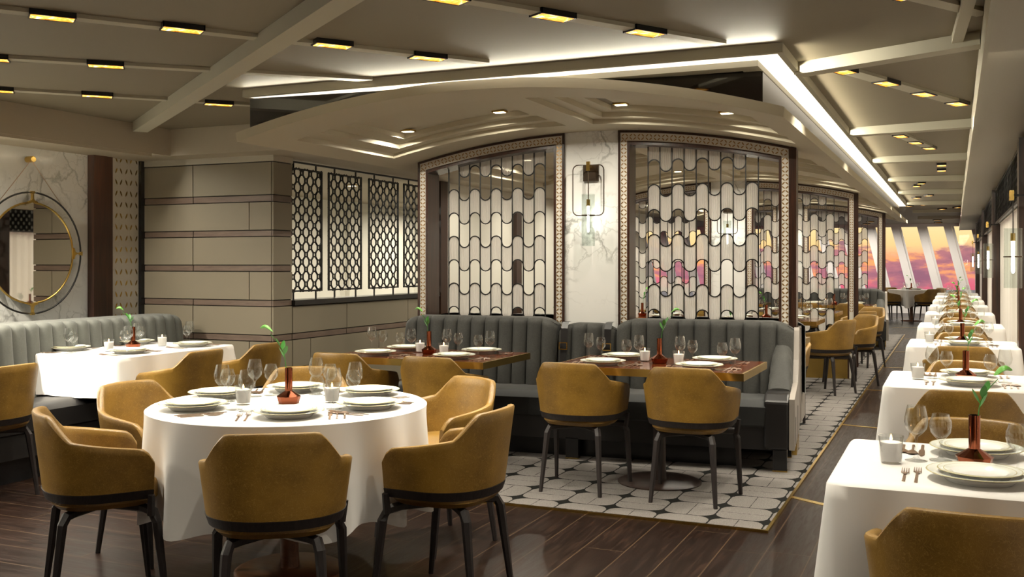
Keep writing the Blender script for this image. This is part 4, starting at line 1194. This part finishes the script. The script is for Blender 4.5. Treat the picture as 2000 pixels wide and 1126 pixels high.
chair_at(-1.22, 11.05, 152, 'tan armchair seen from behind by the aisle, before the second divider', 'armchairs at the middle tables')
chair_at(-1.06, 11.95, 225, 'tan armchair by the aisle facing the camera, before the second divider', 'armchairs at the middle tables')
chair_at(-1.16, 13.15, 145, 'tan armchair by the aisle just behind the second divider, back turned', 'armchairs at the middle tables')
chair_at(-1.12, 14.15, 235, 'tan armchair by the aisle behind the second divider, facing the camera', 'armchairs at the middle tables')
for x, lab in ((-3.7, 'left'), (-2.9, 'middle')):
    chair_at(x, 11.0, 90, '%s tan armchair before the second divider, away from the aisle' % lab, 'armchairs at the middle tables')
for x, lab in ((-3.7, 'leftmost'), (-3.0, 'second'), (-2.05, 'third'), (-1.40, 'rightmost')):
    chair_at(x, 15.75, 90, '%s tan armchair of the four at the farthest wooden tables' % lab, 'armchairs at the farthest banquette')
for a, lab in ((128, 'behind'), (218, 'left of'), (308, 'before'), (38, 'right of')):
    chair_at(ET[0]+.62*cos(radians(a)), ET[1]+.62*sin(radians(a)), a+180, 'tan armchair %s the turned table near the end windows' % lab, 'armchairs at the end table')

# ------------------------------------------------------------------ tableware
def rim_attr(o, R):
    me = o.data; at = me.attributes.new('rim', 'FLOAT', 'POINT')
    at.data.foreach_set('value', [sqrt(v.co.x**2+v.co.y**2)/R for v in me.vertices])
def plate(name, R, foot, h, cat='plate'):
    prof = [(.0, .003), (foot-.01, .003), (foot, .0), (foot+.004, .003), (foot+.012, h*.45), (R*.78, h*.72), (R*.97, h-.002), (R, h), (R*.99, h+.0015), (R*.86, h-.0005), (R*.76, h*.78), (R*.70, .007+h*.12), (R*.4, .0062), (0, .006)]
    mb = MB(); mb.lathe(prof, 40); o = obj(name, mb, 'china', smooth=True); rim_attr(o, R); o['category'] = cat; return o
PL = [First(plate('charger_plate', .142, .088, .027)), First(plate('dinner_plate', .112, .07, .026)), First(plate('side_plate', .096, .058, .018))]
def wineglass(name, Hh, R, stem):
    t_ = .0012
    out = [(.0, .0), (.033, .0), (.034, .001), (.012, .006), (.0042, .016), (.0032, .03), (.0032, stem-.012), (.006, stem), (R*.55, stem+.012), (R*.88, stem+.026), (R, stem+.045), (R*.96, stem+.062), (R*.82, Hh-.012), (R*.74, Hh)]
    inn = [(R*.74-t_, Hh), (R*.82-t_, Hh-.012), (R*.96-t_, stem+.062), (R-t_, stem+.045), (R*.86-t_, stem+.028), (R*.5, stem+.014), (0, stem+.006)]
    mb = MB(); mb.lathe(out+inn, 24); o = obj(name, mb, 'glass', smooth=True); o['category'] = 'wine glass'; return o
GL = [First(wineglass('red_wine_glass', .173, .0355, .075)), First(wineglass('white_wine_glass', .146, .0335, .062))]
def cutlery(kind, Lc):
    mb = MB(); z0, z1 = 0, .0022
    def strip_(pts):  # pts (y, halfwidth, zlift)
        rows = [[(-w, y, z0+zl), (w, y, z0+zl), (w, y, z1+zl), (-w, y, z1+zl)] for y, w, zl in pts]
        mb.grid(rows, closed=True); mb.poly(rows[0]); mb.poly(rows[-1])
    h = Lc/2
    if kind == 'fork':
        strip_([(-h, .0045, 0), (-h+.09, .0035, 0), (h-.075, .0022, .002), (h-.058, .006, .003), (h-.05, .011, .002)])
        for k in range(4):
            x = -.0093+.0062*k; mb.hexa([(x-.0017, h-.05, .002), (x+.0017, h-.05, .002), (x+.001, h, .006), (x-.001, h, .006), (x-.0017, h-.05, .004), (x+.0017, h-.05, .004), (x+.001, h, .0075), (x-.001, h, .0075)])
    elif kind == 'spoon':
        strip_([(-h, .0045, 0), (-h+.09, .0035, 0), (h-.065, .0022, .004), (h-.055, .008, .003), (h-.04, .0165, .001), (h-.022, .019, .0005), (h-.008, .013, .002), (h, .003, .004)])
    else:
        strip_([(-h, .0045, 0), (-h+.10, .0045, 0), (-h+.105, .009, 0), (h-.03, .0095, 0), (h, .003, 0)])
    return mb
def cutl(name, kind, L_): 
    o = obj(name, cutlery(kind, L_), 'rose_metal'); o['category'] = kind; return First(o)
CU = [(cutl('salad_fork', 'fork', .165), -.198, -.01, 'outer fork'), (cutl('dinner_fork', 'fork', .195), -.165, 0, 'inner fork'), (cutl('table_knife', 'knife', .21), .163, 0, 'knife'),
      (cutl('soup_spoon', 'spoon', .185), .192, -.005, 'larger spoon'), (cutl('dessert_spoon', 'spoon', .16), .222, -.012, 'smaller spoon')]
def leafy(seed, Hs, bloom=True):
    rnd = random.Random(seed); r = thing('green_sprig', 'x', 'plant')
    lean = rnd.uniform(.025, .04); az = 0.0
    def c(f): return (lean*f*f*2*cos(az)+.006*sin(f*7), lean*f*f*2*sin(az), -.06+(Hs+.06)*f)
    mb = MB(); mb.tube([c(k/10) for k in range(11)], [.0022-.001*k/10 for k in range(11)], 6); obj('stem', mb, 'leaf', r)
    for k, f in enumerate((.48, .55, .66, .74)):
        b = c(f); a = az+k*2.3; Ll = .052-.004*k; mb = MB(); rows = []
        for q in range(7):
            g = q/6; w = .0105*sin(pi*min(1, g*.93+.05))**.8; d = Ll*g*.5; up = Ll*g*.9
            cx, cy_, cz = b[0]+cos(a)*d, b[1]+sin(a)*d, b[2]+up
            rows.append([(cx-sin(a)*w, cy_+cos(a)*w, cz+.002), (cx, cy_, cz-.001), (cx+sin(a)*w, cy_-cos(a)*w, cz+.002)])
        mb.grid(rows); obj('leaf', mb, 'leaf', r, smooth=True)
    if bloom:
        b = c(1); mb = MB(); rows = []
        for q in range(9):
            g = q/8; rr = .003+.017*sin(pi*g**.8)*(1-.2*g)
            cx, cz = b[0]+.052*g-.012, b[2]+.01+.022*sin(g*2.4)
            rows.append([(cx+.004*sin(2*pi*s_/8), b[1]+rr*cos(2*pi*s_/8), cz+.55*rr*sin(2*pi*s_/8)) for s_ in range(8)])
        mb.grid(rows, closed=True); obj('bloom', mb, 'bloom', r, smooth=True)
    return r
SPR = [First(leafy(1, .125)), First(leafy(2, .15)), First(leafy(5, .11, True))]
def vase_proto():
    r = thing('bud_vase', 'x', 'vase')
    lathe_obj('body', [(.043, 0), (.044, .001), (.0535, .031), (.0535, .0325), (.017, .056)], 'copper', r, 12, smooth=False)
    lathe_obj('neck', [(.0165, .056), (.0165, .157), (.0145, .157), (.0145, .075), (.0, .074)], 'copper', r, 24)
    return r
VA = First(vase_proto())
def tumbler():
    r = thing('candle_glass', 'x', 'candle holder')
    lathe_obj('glass_cup', [(.0, .0), (.028, .0), (.030, .002), (.0375, .085), (.0355, .085), (.0283, .008), (0, .0075)], 'glass', r, 28); return r
CG = First(tumbler())
def candle():
    r = thing('candle', 'x', 'candle')
    lathe_obj('wax', [(0, 0), (.0275, 0), (.0325, .056), (.031, .058), (0, .0575)], 'wax', r, 28)
    lathe_obj('flame', [(.0, .060), (.0035, .064), (.004, .069), (.0018, .077), (0, .081)], 'flame', r, 10)
    return r
CN = First(candle())
def setting(px_, py_, face, seat, cut=True, glasses=True, plates=3):
    """face = direction the sitter looks, degrees"""
    rz = radians(face-90); ca, sa = cos(rz), sin(rz); z_ = TZ+.0045 if 'wood' not in seat else TZ
    def L_(x, y): return (px_+x*ca-y*sa, py_+x*sa+y*ca)
    nm = ('large charger plate', 'middle plate', 'small top plate')
    for k, dz in enumerate((0, .0066, .0066*2)[:plates]):
        PL[k].put((px_, py_, z_+dz), rz, '%s %s' % (nm[k], seat), ('charger plates', 'middle plates', 'top plates')[k])
    if cut:
        for f, x, y, n_ in CU:
            a, b = L_(x, y); f.put((a, b, z_+.0005), rz, '%s %s' % (n_, seat), n_+'s at the settings')
    if glasses:
        a, b = L_(.175, .185); GL[0].put((a, b, z_), 0, 'taller wine glass %s' % seat, 'taller wine glasses')
        a, b = L_(.105, .150); GL[1].put((a, b, z_), 0, 'shorter wine glass %s' % seat, 'shorter wine glasses')
nsp = [0]
def centre(x, y, tab, cands, z_=TZ+.0045, spr=True, srz=None):
    VA.put((x, y, z_), random.uniform(0, 3), 'faceted copper bud vase on %s' % tab, 'copper bud vases')
    if spr:
        nsp[0] += 1; SPR[nsp[0] % 3].put((x, y, z_+.157), random.uniform(0, 6.2) if srz is None else srz, 'green leafy sprig in the copper vase on %s' % tab, 'green sprigs')
    for cx, cy_, q in cands:
        CG.put((cx, cy_, z_), 0, '%scandle glass on %s' % (q, tab), 'candle glasses')
        CN.put((cx, cy_, z_+.0076), 0, 'lit white %scandle on %s' % (q, tab), 'lit candles')
# round table
nmr = {303: 'front', 0: 'right', 64: 'back right', 122: 'back left', 176: 'left', 232: 'front left'}
for ang, q in nmr.items():
    a = radians(ang+(3 if ang == 303 else 0)); setting(RT[0]+.415*cos(a), RT[1]+.415*sin(a), ang+180, 'at the %s seat of the round table' % q)
centre(RT[0]+.01, RT[1]-.02, 'the round table', [(RT[0]-.15, RT[1]-.13, 'left '), (RT[0]+.17, RT[1]+.08, 'right ')], srz=radians(204))
# marble wall table
for x, y, f, q in ((LT[0]+.28, 5.27, 180, 'aisle side near'), (LT[0]+.28, 5.90, 180, 'aisle side far'), (LT[0]-.28, 5.27, 0, 'banquette side near'), (LT[0]-.28, 5.90, 0, 'banquette side far')):
    setting(x, y, f, 'at the %s seat of marble wall table' % q)
centre(LT[0]+.0, LT[1], 'the marble wall table', [(LT[0]+.03, LT[1]-.26, 'near '), (LT[0]+.05, LT[1]+.24, 'far ')])
# front wooden tables
for (x, y, q) in WT:
    for sx, sy, n_ in ((-.3, -1, 'near left'), (.3, -1, 'near right'), (-.3, 1, 'far left'), (.3, 1, 'far right')):
        setting(x+sx, y+sy*.21, 90 if sy < 0 else 270, 'at %s seat of the %s front wooden table' % (n_, q))
    centre(x, y, 'the %s front wooden table' % q, [(x-.12, y+.09, 'left '), (x+.13, y-.03, 'right ')], TZ)
# right row
for i, y in enumerate(RYS):
    tn = 'the %s right row table' % ordn[i]
    setting(RXC+.01, y+.17, 90, 'at the near seat of %s' % tn, cut=i < 4, plates=3 if i < 5 else 2)
    setting(RXC+.01, y+.60, 270, 'at the far seat of %s' % tn, cut=i < 4, plates=3 if i < 5 else 2)
    centre(RXC, y+.385, tn, [(RXC-.235, y+.345, '')] if i < 6 else [], srz=radians(24) if i < 2 else None)
for x, y, lab in MT:
    short = lab.replace('wooden ', 'wooden ')
    near = 'near' ; 
    for sx, sy, n_ in ((-.3, -1, 'near left'), (.3, -1, 'near right'), (-.3, 1, 'far left'), (.3, 1, 'far right')):
        setting(x+sx, y+sy*.20, 90 if sy < 0 else 270, 'at %s seat of %s' % (n_, lab), cut=False, plates=2)
    centre(x, y, lab, [(x-.13, y+.05, '')], TZ)
for a in (128, 308):
    setting(ET[0]+.2*cos(radians(a)), ET[1]+.2*sin(radians(a)), a+180, 'at the %s seat of the end window table' % ('back' if a == 128 else 'front'), cut=False, plates=2)
centre(ET[0], ET[1], 'the end window table', [(ET[0]-.15, ET[1]-.1, '')])
